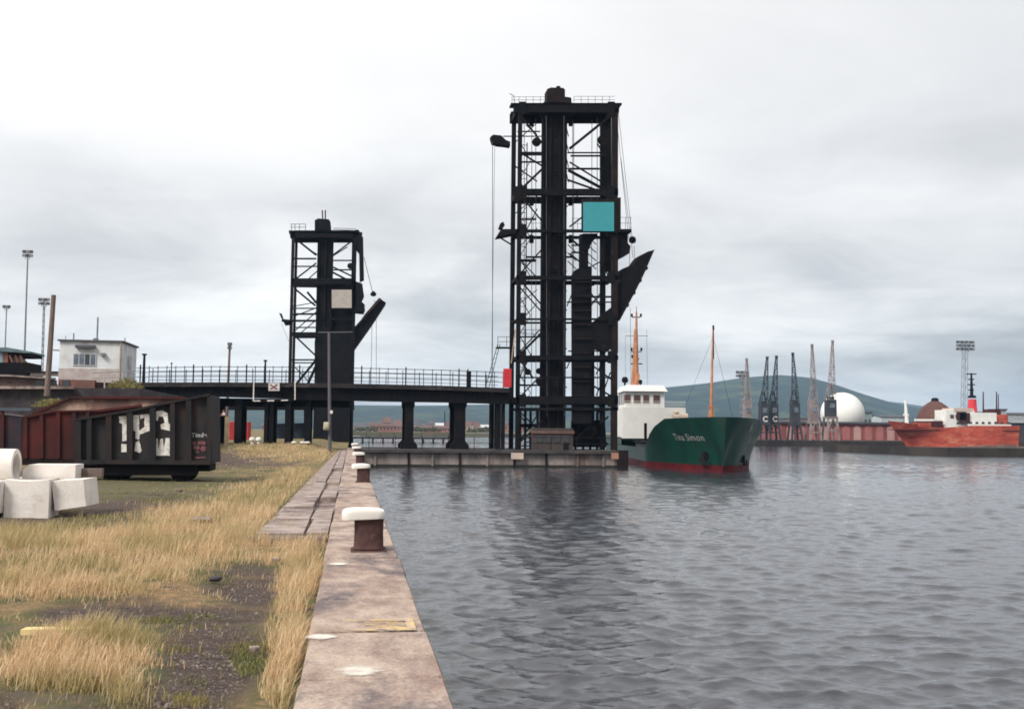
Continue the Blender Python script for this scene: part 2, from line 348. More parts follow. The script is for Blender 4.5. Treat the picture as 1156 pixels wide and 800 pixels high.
def ground():
    xs = np.concatenate([-np.exp(np.linspace(math.log(9.0), math.log(900), 60))[::-1]-1, np.linspace(-9.9, -.305, 190)])
    ys = np.concatenate([np.linspace(-60, 3, 12), np.linspace(3.2, 24, 260), np.exp(np.linspace(math.log(24.3), math.log(150), 170)), np.exp(np.linspace(math.log(160), math.log(700), 14))])
    X, Y = np.meshgrid(xs, ys, indexing='ij')
    Z = gz(X, Y)
    d, g, t_ = masks(X, Y)
    d = d*(1-t_*.8)
    Z = Z - .03*d + vnoise(X, Y, 7, 12)*.012
    co = np.stack([X, Y, Z], -1).reshape(-1, 3).astype(np.float32)
    a, b = X.shape; ii, jj = np.meshgrid(np.arange(a-1), np.arange(b-1), indexing='ij')
    F = np.stack([ii*b+jj, (ii+1)*b+jj, (ii+1)*b+jj+1, ii*b+jj+1], -1).reshape(-1, 4)
    me = bpy.data.meshes.new('ground'); me.from_pydata(co.tolist(), [], F.tolist())
    for nm, arr in (('dirt', d), ('green', g)):
        at = me.attributes.new(nm, 'FLOAT', 'POINT'); at.data.foreach_set('value', arr.ravel().astype(np.float32))
    me.polygons.foreach_set('use_smooth', [True]*len(F))
    m = bpy.data.materials.new('rough_ground'); m.use_nodes = True; t = m.node_tree; bs = t.nodes['Principled BSDF']; bs.inputs['Roughness'].default_value = .95; bs.inputs['Specular IOR Level'].default_value = .15
    geo = t.nodes.new('ShaderNodeNewGeometry')
    def nz(sc, det=8, ro=.7):
        n = t.nodes.new('ShaderNodeTexNoise'); n.inputs['Scale'].default_value = sc; n.inputs['Detail'].default_value = det; n.inputs['Roughness'].default_value = ro
        t.links.new(geo.outputs['Position'], n.inputs['Vector']); return n.outputs['Fac']
    def mix(f, c1, c2):
        x = t.nodes.new('ShaderNodeMix'); x.data_type = 'RGBA'
        t.links.new(f, x.inputs[0])
        for i, c in ((6, c1), (7, c2)):
            if isinstance(c, tuple): x.inputs[i].default_value = (*c, 1)
            else: t.links.new(c, x.inputs[i])
        return x.outputs[2]
    def rng(f, lo, hi):
        x = t.nodes.new('ShaderNodeMapRange'); x.inputs[1].default_value = lo; x.inputs[2].default_value = hi; t.links.new(f, x.inputs[0]); return x.outputs[0]
    def att(n):
        x = t.nodes.new('ShaderNodeAttribute'); x.attribute_name = n; return x.outputs['Fac']
    a1, a2, a3 = nz(9), nz(1.1), nz(40, 4)
    dirtc = mix(rng(a1, .4, .65), (.058,.040,.036), (.105,.076,.066))
    dirtc = mix(rng(a3, .56, .68), dirtc, (.24,.21,.19))
    litter = mix(rng(a1, .38, .62), (.34,.22,.12), (.17,.12,.065))
    litter = mix(rng(a2, .44, .56), litter, (.10,.11,.045)); litter = mix(rng(nz(2.3), .55, .63), litter, (.085,.065,.055))
    moss = mix(rng(a1, .36, .60), (.065,.085,.028), (.17,.14,.08)); moss = mix(rng(nz(1.7), .50, .60), moss, (.12,.095,.075))
    c = mix(att('green'), litter, moss); c = mix(att('dirt'), c, dirtc)
    t.links.new(c, bs.inputs['Base Color'])
    bp = t.nodes.new('ShaderNodeBump'); bp.inputs['Distance'].default_value = .06; bp.inputs['Strength'].default_value = .9
    t.links.new(a1, bp.inputs['Height']); t.links.new(bp.outputs[0], bs.inputs['Normal'])
    me.materials.append(m); tag(link(bpy.data.objects.new('ground', me)), kind='structure')
ground()

def blades(name, n, xr, yr, kind, hmin, hmax, wid, cA, cB, cC, cP=None, lean=.45, seed=1, ylog=True, label=None):
    rg = np.random.default_rng(seed)
    Y = np.exp(rg.uniform(math.log(yr[0]), math.log(yr[1]), n)) if ylog else rg.uniform(*yr, n)
    X = -.36-rg.uniform(0, 1, n)**1.0*(np.minimum(xr, 1+Y*.40)-.36)
    d, g, t_ = masks(X, Y); clump = vnoise(X, Y, 4.5, 21); c2 = vnoise(X, Y, 1.3, 33)
    onslab = (X > -1.5) & (Y > 16.9)
    if kind == 'tan': dens = np.clip(t_*1.05+.10+.55*c2-.25*np.clip(-c2*2,0,1), 0, 1)*(1-.93*d*(1-t_))*(1-.75*g*(1-.5*t_))*np.clip(.75+clump*1.2, .05, 1)
    else: dens = np.clip(g*.95+.22+.25*c2, 0, 1)*(1-.8*d*(1-g))*np.clip(.7+clump*1.4, .03, 1)
    px, py = proj(X, Y)
    wag = (Y > 34) & (Y < 60) & (px < 250)
    dens = dens*np.where(onslab, .05, 1)*np.where(wag, .5, 1)
    keep = rg.uniform(0, 1, n) < dens; X, Y = X[keep], Y[keep]; clump = clump[keep]; tt = t_[keep]; n = len(X)
    Z = gz(X, Y)-.03
    fs = 1+np.clip((Y-12)/26, 0, 2.3)            # fewer, broader tufts further off
    H = rg.uniform(hmin, hmax, n)*(.75+.45*np.clip(clump, -1, 1))*(.45+.75*tt)*np.minimum(fs, 1.15)
    W = wid*rg.uniform(.7, 1.4, n)*fs
    a = rg.uniform(0, 6.283, n); wx, wy = np.cos(a)*W/2, np.sin(a)*W/2
    la = rg.normal(.4, 1.3, n); lx, ly = np.cos(la)*H*lean*rg.uniform(.2, 1.6, n), np.sin(la)*H*lean*rg.uniform(.2, 1.6, n)
    V = np.empty((n, 5, 3), np.float32)
    V[:,0] = np.stack([X-wx, Y-wy, Z], -1); V[:,1] = np.stack([X+wx, Y+wy, Z], -1)
    V[:,2] = np.stack([X+wx*.8+lx*.35, Y+wy*.8+ly*.35, Z+H*.6], -1); V[:,3] = np.stack([X-wx*.8+lx*.35, Y-wy*.8+ly*.35, Z+H*.6], -1)
    V[:,4] = np.stack([X+lx, Y+ly, Z+H], -1)
    base = np.arange(n)[:,None]*5
    loops = (base+np.array([0,1,2,3,3,2,4])[None]).ravel().astype(np.int32)
    st = (np.arange(n)[:,None]*7+np.array([0,4])[None]).ravel().astype(np.int32); tot = np.tile([4,3], n).astype(np.int32)
    me = bpy.data.meshes.new(name); me.vertices.add(n*5); me.vertices.foreach_set('co', V.ravel())
    me.loops.add(len(loops)); me.loops.foreach_set('vertex_index', loops)
    me.polygons.add(2*n); me.polygons.foreach_set('loop_start', st); me.polygons.foreach_set('loop_total', tot); me.update()
    m = bpy.data.materials.new(name); m.use_nodes = True; t = m.node_tree; b = t.nodes['Principled BSDF']; b.inputs['Roughness'].default_value = .8; b.inputs['Specular IOR Level'].default_value = .15
    geo = t.nodes.new('ShaderNodeNewGeometry'); cr = t.nodes.new('ShaderNodeValToRGB'); t.links.new(geo.outputs['Random Per Island'], cr.inputs[0])
    e = cr.color_ramp.elements; e[0].color = (*cA, 1); e[1].color = (*cC, 1); q = e.new(.55); q.color = (*cB, 1)
    pn = t.nodes.new('ShaderNodeTexNoise'); pn.inputs['Scale'].default_value = .9; pn.inputs['Detail'].default_value = 5; t.links.new(geo.outputs['Position'], pn.inputs['Vector'])
    pm = t.nodes.new('ShaderNodeMapRange'); pm.inputs[1].default_value = .46; pm.inputs[2].default_value = .62; pm.inputs[4].default_value = .62; t.links.new(pn.outputs['Fac'], pm.inputs[0])
    px_ = t.nodes.new('ShaderNodeMix'); px_.data_type = 'RGBA'; px_.inputs[7].default_value = (*cP, 1); t.links.new(pm.outputs[0], px_.inputs[0]); t.links.new(cr.outputs[0], px_.inputs[6])
    class cr: outputs = [px_.outputs[2]]
    t.links.new(cr.outputs[0], b.inputs['Base Color'])
    tr = t.nodes.new('ShaderNodeBsdfTranslucent'); t.links.new(cr.outputs[0], tr.inputs[0]); ms = t.nodes.new('ShaderNodeMixShader'); ms.inputs[0].default_value = .3
    t.links.new(b.outputs[0], ms.inputs[1]); t.links.new(tr.outputs[0], ms.inputs[2]); t.links.new(ms.outputs[0], t.nodes['Material Output'].inputs[0])
    me.materials.append(m); tag(link(bpy.data.objects.new(name, me)), label, 'grass', kind='stuff')
blades('dry_grass', 420000, 20, (4.5, 95), 'tan', .07, .26, .0055, (.50,.33,.18), (.67,.48,.275), (.83,.66,.45), (.34,.30,.125), seed=2, label='pale tan dry grass in tufts over the quayside ground')
blades('green_grass', 330000, 20, (4.5, 95), 'green', .04, .13, .006, (.10,.135,.035), (.17,.19,.06), (.30,.26,.11), (.36,.27,.12), seed=3, label='short green grass and weeds between the dry tufts')

def gravel():
    rg = np.random.default_rng(9); n = 30000; Y = np.exp(rg.uniform(math.log(5), math.log(40), n)); X = -.4-rg.uniform(0, 1, n)*Y*.45
    d, g_, t_ = masks(X, Y); keep = rg.uniform(0, 1, n) < d*(1-t_)*.8+.02; X, Y = X[keep], Y[keep]; Z = gz(X, Y)-.03; m = MB()
    for x, y, z in zip(X, Y, Z):
        r = float(min(.03, max(.004, rg.lognormal(-4.75, .5)))); q = rg.uniform(.6, 1.3, 5)*r; a = rg.uniform(0, 6.28); c, s_ = math.cos(a), math.sin(a)
        m.add([(x+c*q[0],y+s_*q[0],z),(x-s_*q[1],y+c*q[1],z),(x-c*q[2],y-s_*q[2],z),(x+s_*q[3],y-c*q[3],z),(x+c*q[0]*.3,y+s_*q[0]*.3,z+q[4]*.8),(x-c*q[2]*.4,y-s_*q[2]*.4,z+q[4]*.7)], [(0,1,4),(1,5,4),(1,2,5),(2,3,5),(3,4,5),(3,0,4)])
    tag(m.build('gravel', mat('grit', (.10,.08,.075), (.24,.20,.18), 9, .95)), 'dark grit and small stones scattered over the bare soil', 'gravel', kind='stuff')
gravel()

# ------------------------------------------------------------------ quay: coping stones, slab strip, wall
QL, QR = -.30, .63
def quay():
    wall = MB(); wall.box((QL-.02, -20, -4), (QR-.05, 93, QZ-.30))
    o = wall.build('quay_wall', jetty); tag(o, kind='structure')
    m = MB(); m.smooth = False; y = -4.0
    joints = [-4, -2.2, -.6, 1.4, 3.0, 5.1, 7.0, 8.62, 10.3, 12.1, 13.45, 15.3, 17.0, 18.9]
    while joints[-1] < 92: joints.append(joints[-1]+random.uniform(1.5, 2.3))
    for a, b in zip(joints[:-1], joints[1:]):
        dx = random.uniform(-.012, .012); dz = random.uniform(-.012, .008)
        gp_ = random.choice((.01,.015,.03,.045)); m.box((QL+dx, a+gp_, QZ-.42), (QR+dx, b-.01, QZ+dz), .03)
    o2 = m.build('quay_coping', stone); tag(o2, kind='structure')
    # painted marks on the coping
    def worn(m_):
        t = m_.node_tree; bs = t.nodes['Principled BSDF']; at = t.nodes.new('ShaderNodeAttribute'); at.attribute_name = 'cover'
        geo = t.nodes.new('ShaderNodeNewGeometry'); nz = t.nodes.new('ShaderNodeTexNoise'); nz.inputs['Scale'].default_value = 14; nz.inputs['Detail'].default_value = 8
        t.links.new(geo.outputs['Position'], nz.inputs['Vector'])
        ad = t.nodes.new('ShaderNodeMath'); ad.operation = 'ADD'; t.links.new(at.outputs['Fac'], ad.inputs[0]); t.links.new(nz.outputs['Fac'], ad.inputs[1])
        mr = t.nodes.new('ShaderNodeMapRange'); mr.inputs[1].default_value = .80; mr.inputs[2].default_value = 1.30; t.links.new(ad.outputs[0], mr.inputs[0])
        t.links.new(mr.outputs[0], bs.inputs['Alpha'])
    worn(wsplash); worn(ylw)
    def paint(pts, cov, fs, mt):
        m = MB(); m.add(pts, fs); o_ = m.build('paint_mark', mt, o2); at = o_.data.attributes.new('cover', 'FLOAT', 'POINT'); at.data.foreach_set('value', cov)
    def blob(cx, cy, rx, ry, mt, z, n=26, seed=1):
        rg = random.Random(seed); pts = [(cx, cy, z)]; cov = [1.0]; fs = []
        for q, cv in ((.55, .75), (1.25, 0.0)):
            for i in range(n):
                a = 2*math.pi*i/n; k = rg.uniform(.85, 1.1)*q; pts.append((cx+math.cos(a)*rx*k, cy+math.sin(a)*ry*k, z)); cov.append(cv)
        for i in range(n):
            fs.append((0, 1+i, 1+(i+1)%n)); fs.append((1+i, 1+n+i, 1+n+(i+1)%n, 1+(i+1)%n))
        paint(pts, cov, fs, mt)
    c = G(405, 757, QZ); blob(c.x, c.y, .17, .20, wsplash, QZ+.006, seed=4)
    c = G(362, 719, QZ); blob(c.x, c.y, .16, .12, wsplash, QZ+.006, seed=5)
    c = G(345, 640, QZ); blob(-.12, 12.9, .15, .14, wsplash, QZ+.006, seed=6)
    a = G(372, 713, QZ); b = G(466, 698, QZ)
    yy0, yy1 = a.y, b.y
    z = QZ+.006; x0, x1 = a.x-.12, b.x
    def quad(xa, xb, ya, yb, c): paint([(xa,ya,z),(xb,ya,z),(xb,yb,z),(xa,yb,z)], c, [(0,1,2,3)], ylw)
    t = (yy1-yy0)*.22
    quad(x0, x0+.45, yy0, yy0+t, [.2,.6,.6,.2]); quad(x0+.45, x1, yy0, yy0+t, [.6,.9,.9,.6])
    quad(x0, x0+.4, yy1-t, yy1, [.1,.5,.5,.1]); quad(x0+.4, x1, yy1-t, yy1, [.5,.85,.85,.5])
    quad(x1-.07, x1, yy0+t, yy1-t, [.9,.9,.9,.9]); quad(x0+.40, x1-.07, yy0+t, yy1-t, [.35,.55,.6,.4])
    # raised slab strip behind the coping
    s = MB(); ys = [17.0, 19.6, 22.3, 25.5, 29, 33, 38, 44, 50, 57, 65, 74, 84]
    for i, (a, b) in enumerate(zip(ys[:-1], ys[1:])):
        xl = -1.42+.55*min(1, (a-17)/22); xm = -.72+random.uniform(-.03, .03)
        for (u, v) in ((xl, xm-.012), (xm+.012, QL-.03)):
            if v > xm and i in (2, 4, 6): continue
            z = QZ+random.uniform(-.03, .0)
            pts = [(u+random.uniform(-.05,.03), a+.02+random.uniform(-.02,.04), z), (v, a+.02, z), (v, b-.02, z), (u+.05, b-.02, z)]
            s.slab(pts, (0, 0, -.16))
    s.slab([(-1.5,17.12,1.28),(QL-.02,17.12,1.28),(QL-.02,84,1.28),(-1.0,84,1.28)], (0,0,-.5))
    tag(s.build('slab_path', stone2), kind='structure')
    # dark bar added as the dark front edge of the slab
    e = MB(); e.box((-1.62, 16.72, 1.18), (QL-.04, 16.98, 1.34), .02)
    tag(e.build('slab_front_edge', wood), 'dark bar forming the near front edge of the raised slab strip', 'timber')
quay()

# ------------------------------------------------------------------ bollards on the quay
def bollard(loc, label):
    x, y, z = loc
    t = thing('mooring_bollard', label, 'bollard', loc, 'bollards along the quay edge')
    b = MB(); b.smooth = True
    b.box((x-.235, y-.235, z-.02), (x+.235, y+.235, z+.022), .01)
    b.build('base_plate', rust, t)
    b = MB(); b.smooth = True
    n = 20; vs = []; prof = [(1.08, 0), (1.0, .03), (.97, .2), (.99, .36), (1.03, .40)]
    for k, h in prof:
        for i in range(n):
            a = 2*math.pi*i/n; c, s_ = math.cos(a), math.sin(a); e = .55
            vs.append((x+.195*k*math.copysign(abs(c)**e, c), y+.19*k*math.copysign(abs(s_)**e, s_), z+.035+h))
    fs = [(j*n+i, j*n+(i+1)%n, j*n+n+(i+1)%n, j*n+n+i) for j in range(len(prof)-1) for i in range(n)]+[tuple(range((len(prof)-1)*n, len(prof)*n))]
    b.add(vs, fs); b.build('post', rust, t)
    c_ = MB(); c_.smooth = True; vs = []; prof = [(.90,.385),(.98,.39),(1.0,.415),(1.0,.465),(.985,.49),(.94,.508),(.6,.518),(.2,.522)]
    for k, h in prof:
        for i in range(28):
            a = 2*math.pi*i/28; c, s_ = math.cos(a), math.sin(a); e = .42
            vs.append((x-.075+.285*k*math.copysign(abs(c)**e, c), y+.24*k*math.copysign(abs(s_)**e, s_), z+.03+h+.012*math.sin(a*2+h*9)))
    fs = [(j*28+i, j*28+(i+1)%28, j*28+28+(i+1)%28, j*28+28+i) for j in range(len(prof)-1) for i in range(28)]+[tuple(range(27,-1,-1)), tuple(range(7*28, 8*28))]
    c_.add(vs, fs); c_.build('cap', whiteb, t)
    return t
b0 = G(416, 621, QZ)
proto = bollard((b0.x, b0.y, QZ), 'nearest rusty iron bollard with broad white painted cap on the quay edge')
for (px, py, lb, sc) in ((410, 544, 'second rusty bollard with white cap, just behind the nearest one on the quay edge', 1),
                         (406.5, 524, 'third white topped bollard along the quay edge, looking round capped', 1),
                         (404, 514, 'fourth and small looking white topped bollard on the quay edge', 1),
                         (402, 508.5, 'farthest white topped bollard on the quay edge, close to the viaduct jetty', 1)):
    g = G(px, py, QZ); copy_thing(proto, (g.x, g.y, QZ), lb)

# ------------------------------------------------------------------ loose things on the grass
g = G(62, 718, 1.30); pl = MB(); pl.frame((g.x-.27, g.y+.1, 1.33), (g.x+.28, g.y+.02, 1.34), .045, .12); pl.v = [tuple(v) for v in pl.v]
tag(pl.build('plank', mat('yellow_plank', (.66,.52,.24), (.56,.42,.2), 5, .8)), 'pale yellow plank lying in the long grass at the left', 'plank')
for i, (px, py, r, lb) in enumerate(((228, 589, .13, 'flat pale stone lying in the dry grass beside the short green turf'),
        (312, 634, .06, 'small white stone at the top edge of the bare dirt patch'), (202, 555, .09, 'small cream stone on the green turf in front of the dark wagon'),
        (243, 657, .07, 'dark grey lump of rubble at the left end of the bare dirt patch'), (287, 736, .04, 'tiny white pebble on the green clump by the dirt path'))):
    g = G(px, py, 1.26); m = MB(); m.smooth = True; rg = random.Random(i)
    prof = [(r*.7, -.02), (r, r*.15), (r*.9, r*.4), (r*.45, r*.55)]
    m.lathe((g.x, g.y, 1.29), prof, 9, 1.6 if i == 0 else 1.1)
    m.v = [(a+rg.uniform(-.15,.15)*r, b+rg.uniform(-.15,.15)*r, c+rg.uniform(-.1,.1)*r) for a, b, c in m.v]
    tag(m.build('stone', stone2 if i != 3 else rubble), lb, 'stone')

# ---- concrete castings at the left
GZ = 1.22
def px_box(m, x0, y0, x1, y1, Y, dep, bev=.03):
    a = P(x0, y1, Y); b = P(x1, y0, Y); m.box((a.x, Y, a.z), (b.x, Y+dep, b.z), bev); return m
def cast(name, label, fn):
    m = MB(); m.smooth = True; fn(m); o = m.build(name, conc); return tag(o, label, 'concrete block', 'pale concrete castings dumped on the grass')
YB = 22.2
def f1(m):
    # ring section lying on its side, opening to the right
    c = P(-4, 526, YB+.6); c.y = YB+.6; ro, ri = .35, .25; n = 28; L0, L1 = -1.0, .38
    vs = []
    for xx, r in ((L0, ro), (L1, ro), (L1, ri), (L0, ri)):
        for i in range(n):
            a = 2*math.pi*i/n; vs.append((c.x+xx, c.y+math.cos(a)*r, c.z+math.sin(a)*r))
    m.add(vs, [(j*n+i, j*n+(i+1)%n, ((j+1)%4)*n+(i+1)%n, ((j+1)%4)*n+i) for j in range(4) for i in range(n)])
m = MB(); m.smooth = True; f1(m); tag(m.build('pipe_section', conc), 'pale concrete pipe section lying on top of the left block, hollow end facing right', 'concrete pipe')
def arch_block(m, x0, y0, x1, y1, Y, dep, bulge, skew=0.0):
    a = P(x0, y1, Y); b = P(x1, y0, Y); n = 10; pts = []
    for i in range(n+1):
        t = i/n; pts.append((a.x+(b.x-a.x)*t+skew*0, Y, b.z-bulge*math.sin(math.pi*t)))
    pts = [(a.x+.0, Y, GZ-.05), *pts, (b.x+skew, Y, GZ-.05)]
    m.slab(pts, (0, dep, 0))
cast('concrete_block', 'large pale concrete block standing in the grass with dished top, under the pipe section', lambda m: arch_block(m, 4, 541, 56, 577, YB, .75, .035))
cast('concrete_block', 'small squarish pale concrete block leaning at the right end of the row', lambda m: m.slab([P(58,543,YB+.15), P(94,541,YB+.15), P(97,571,YB+.15), P(62,576,YB+.15)], (.12,.6,.02)))
cast('concrete_block', 'pale concrete block cut off by the left edge of the picture', lambda m: px_box(m, -60, 543, 1, 580, YB-.2, .8, .03))
def f4(m):
    a = P(28, 541, YB+1.0); b = P(88, 524, YB+1.0); z0, z1 = a.z-.25, b.z
    pts = [(a.x+.10, YB+1, z1), (b.x-.02, YB+1, z1-.02), (b.x, YB+.85, z1-.12), (b.x, YB+.85, z0), (a.x, YB+.85, z0), (a.x-.02, YB+.85, z1-.12)]
    q = [(a.x, z0), (a.x, z1-.12), (a.x+.12, z1), (b.x, z1), (b.x, z0)]
    m.slab([(x, YB+.8, z) for x, z in q], (0, .7, 0))
cast('concrete_channel', 'long low white topped concrete channel unit behind the small block', f4)
m = MB(); m.smooth = True; a = P(86, 533, YB+1.4); b = P(116, 533, YB+1.4); m.frame(a, b, .17, .2)
tag(m.build('timber_baulk', wood), 'short weathered timber baulk sticking out past the white concrete channel', 'timber')
m = MB(); a = P(-30, 541, YB+.9); b = P(60, 541, YB+.9); m.box((a.x, YB+.8, GZ-.05), (b.x, YB+1.6, a.z+.02), .02)
tag(m.build('concrete_slab', conc), 'thick concrete slab behind the blocks carrying the pipe section', 'concrete block')

# ------------------------------------------------------------------ steel wagons
def slabpx(m, pts, Y, d): m.slab([P(x, y, Y) for x, y in pts], (0, d, 0)); return m
def text_mesh(s, size, font_shear=0.0, bold=0.0):
    c = bpy.data.curves.new('t', 'FONT'); c.body = s; c.size = size; c.space_character = 1.12; c.shear = font_shear; c.offset = bold; c.resolution_u = 3
    o = bpy.data.objects.new('t', c); COL.objects.link(o); dg = bpy.context.evaluated_depsgraph_get(); dg.update()
    me = bpy.data.meshes.new_from_object(o.evaluated_get(dg)); bpy.data.objects.remove(o)
    vs = [tuple(v.co) for v in me.vertices]; fs = [tuple(p.vertices) for p in me.polygons]; return vs, fs
YW = 35.5; WD = 2.4
base = P(160, 538, YW)
wg = thing('tipping_wagon', 'black steel wagon with sloping top edge, ribbed side and flaked white graffiti', 'wagon', (base.x, YW+WD/2, GZ), 'old steel wagons by the embankment')
prof = [(85,474),(150,463),(205,451.5),(236,445.5),(237,523),(85,523)]
m = slabpx(MB(), prof, YW+.10, .05); m.build('side_wall', wagpan, wg)
m = slabpx(MB(), prof, YW+WD, .06); m.build('side_wall', wagblk, wg)
r0, r1 = P(237, 523, YW+.1), P(236, 445.5, YW+.1)
m = MB().slab([r0, r1, (r1.x, YW+WD+.04, r1.z), (r0.x, YW+WD+.04, r0.z)], (.06, 0, 0)); m.build('end_wall', wagblk, wg)
l0, l1 = P(85, 523, YW+.1), P(85, 474, YW+.1)
m = MB().slab([l0, l1, (l1.x, YW+WD, l1.z), (l0.x, YW+WD, l0.z)], (-.05, 0, 0)); m.build('end_wall', wagblk, wg)
m = MB(); f0 = P(85,522,YW+.15); f1_ = P(232,522,YW+.15); m.box((f0.x, YW+.16, f0.z), (f1_.x-.02, YW+WD-.02, f0.z+.08)); m.build('floor', wagblk, wg)
for px, w_ in ((88,7),(101,5),(123,6),(146.5,6),(172.5,6),(195,5),(213,6),(236,4)):
    ytop = np.interp(px, [85,150,205,236], [474,463,451.5,445.5])
    m = MB(); a = P(px, 522.5, YW); b = P(px, ytop+1.5, YW); b.x = a.x+(b.x-a.x); m.frame((a.x, YW+.02, a.z), (b.x, YW+.02, b.z), w_*YW/FPX, .15); m.build('rib', wagblk, wg)
m = MB()
for (a, b) in zip(prof[:3], prof[1:4]): m.frame(P(a[0], a[1], YW+.03), P(b[0], b[1], YW+.03), .07, .20)
m.build('top_rail', wagblk, wg)
m = MB(); m.frame(P(84, 521, YW+.02), P(238, 522, YW+.02), .13, .2); m.build('bottom_rail', wagblk, wg)
m = MB(); a = P(112, 523.5, YW+.3); b = P(236, 532, YW+.3); m.box((a.x, YW+.4, b.z), (b.x, YW+2.0, a.z)); m.build('underframe', steel, wg)
for px in (128, 205):
    a = P(px, 531, YW+.4)
    for yy in (YW+.38, YW+1.85):
        m = MB(); m.smooth = True; c = Vector((a.x, yy, GZ+.33)); m.disc(c, (0,1,0), .34, .1, 22); m.disc(c, (0,1,0), .09, .24, 10); m.build('wheel', steel, wg)
m = MB(); a = P(110, 524, YW+.1); b = P(222, 536.5, YW+.1); m.box((a.x, YW+.12, b.z), (b.x, YW+.34, a.z)); m.build('axle_guard', steel, wg)
# white graffiti strokes, laid on the recessed side panels
def strokes(polys, mt, name, Yp, parent):
    m = MB()
    for p in polys:
        pts = []; n = len(p); rg = random.Random(len(p)+int(p[0][0]))
        for i in range(n):
            (ax, ay), (bx, by) = p[i], p[(i+1)%n]
            k = max(2, int(math.hypot(bx-ax, by-ay)/1.0))
            for j in range(k): pts.append((ax+(bx-ax)*j/k+rg.uniform(-.25,.25), ay+(by-ay)*j/k+rg.uniform(-.25,.25)))
        m.slab([P(x, y, Yp) for x, y in pts], (0, .008, 0))
    return m.build(name, mt, parent)
strokes([[(134,470),(143.5,469),(144,497),(138,498),(138,478),(135,477)], [(137,501),(144,501),(144,510),(137,510)],
         [(149,469),(157,468),(157,486),(163,482),(163,471),(158,473),(158,468),(168.5,467),(169,486),(158,490),(157,496),(153,495),(153,487),(149,484)],
         [(153,499),(157,497),(160,508),(158,511),(152,509)],
         [(171,465),(183,463),(189,466),(190,477),(192,479),(191.5,486),(182,484),(181,479),(186,477),(184,470),(179,470),(178,475),(174,473)],
         [(175,495),(178,495),(179,507),(181,495),(184,495),(185,507),(187,494),(191.5,494),(191.5,514),(176,514)]], whitep, 'graffiti', YW+.088, wg)
greyp = mat('worn_grey_lettering', (.38,.38,.38), (.22,.22,.22), 8, .8); redp = mat('worn_red_lettering', (.27,.10,.11), (.10,.05,.06), 14, .85)
def flat_text(s, size, px, py, Y, mt, parent, shear=0.0, bold=.01, name='lettering'):
    vs, fs = text_mesh(s, size, shear, bold); o = P(px, py, Y)
    m = MB(); m.add([(o.x+v[0], Y, o.z+v[1]) for v in vs], fs); ob = m.build(name, mt, parent); return ob
flat_text('Tinder', .19, 216, 493, YW+.088, greyp, wg)
strokes([[(217,499),(220,497.6),(222,499.5),(221,502),(218,501.6)],[(223,498),(229,497.5),(232.5,499),(231,502),(226,501.4),(223.4,502)],[(218,503),(224,502.8),(226,505.5),(222,508),(218.6,507)],[(227,503.2),(233,503.6),(232,508.6),(228,509.4),(226.4,507)],[(220,509),(225,509),(224,511),(220.6,511)]], redp, 'emblem', YW+.086, wg)
strokes([[(219,515.5),(232,515),(231.6,517),(219.4,517.6)]], redp, 'lettering', YW+.086, wg)

# the oxide-red wagon behind it
YR = 39.0
base = P(90, 530, YR)
wr = thing('tipping_wagon', 'rusty oxide red steel wagon with raked end, behind the black graffiti wagon', 'wagon', (base.x, YR+1.2, GZ), 'old steel wagons by the embankment')
slabpx(MB(), [(27,518),(26,471),(60,464),(112,463.5),(160,457.5),(162,518)], YR, .06).build('side_wall', rustred, wr)
slabpx(MB(), [(36,500),(38,467),(80,449),(208,449.5),(208,500)], YR+2.3, .06).build('side_wall', mat('rust_tan_inside', (.22,.13,.10), (.12,.07,.06), .9, .9, c3=(.42,.29,.22), s3=.5, lo3=.5, hi3=.6), wr)
m = MB(); m.frame(P(79,448.5,YR+2.25), P(209,449,YR+2.25), .09, .12); m.frame(P(37,467,YR+2.25), P(80,448.5,YR+2.25), .09, .12); m.build('top_rail', rustred, wr)
m = MB(); m.frame(P(26,471,YR-.03), P(60,464,YR-.03), .08, .12); m.frame(P(60,464,YR-.03), P(112,463.5,YR-.03), .06, .12); m.frame(P(112,463.5,YR-.03), P(160,457.5,YR-.03), .08, .12); m.build('top_rail', rustred, wr)
for px in (29, 47, 66, 84, 99):
    m = MB(); yt = np.interp(px, [26,60,112], [472,465,464]); m.frame(P(px, 517, YR-.03), P(px, yt, YR-.03), .12, .09); m.build('rib', rustred, wr)
a, b = P(27,518,YR), P(27,471,YR); MB().slab([a, b, (b.x, YR+2.3, b.z), (a.x, YR+2.3, a.z)], (-.05,0,0)).build('end_wall', rustred, wr)
m = MB(); a = P(20, 517, YR); b = P(120, 525, YR); m.box((a.x, YR-.04, b.z), (b.x, YR+2.2, a.z)); m.build('underframe', steelr, wr)
for px in (45, 95):
    a = P(px, 520, YR)
    for yy in (YR+.4, YR+1.9):
        m = MB(); m.smooth = True; m.disc((a.x, yy, GZ+.3), (0,1,0), .33, .1, 20); m.build('wheel', steel, wr)
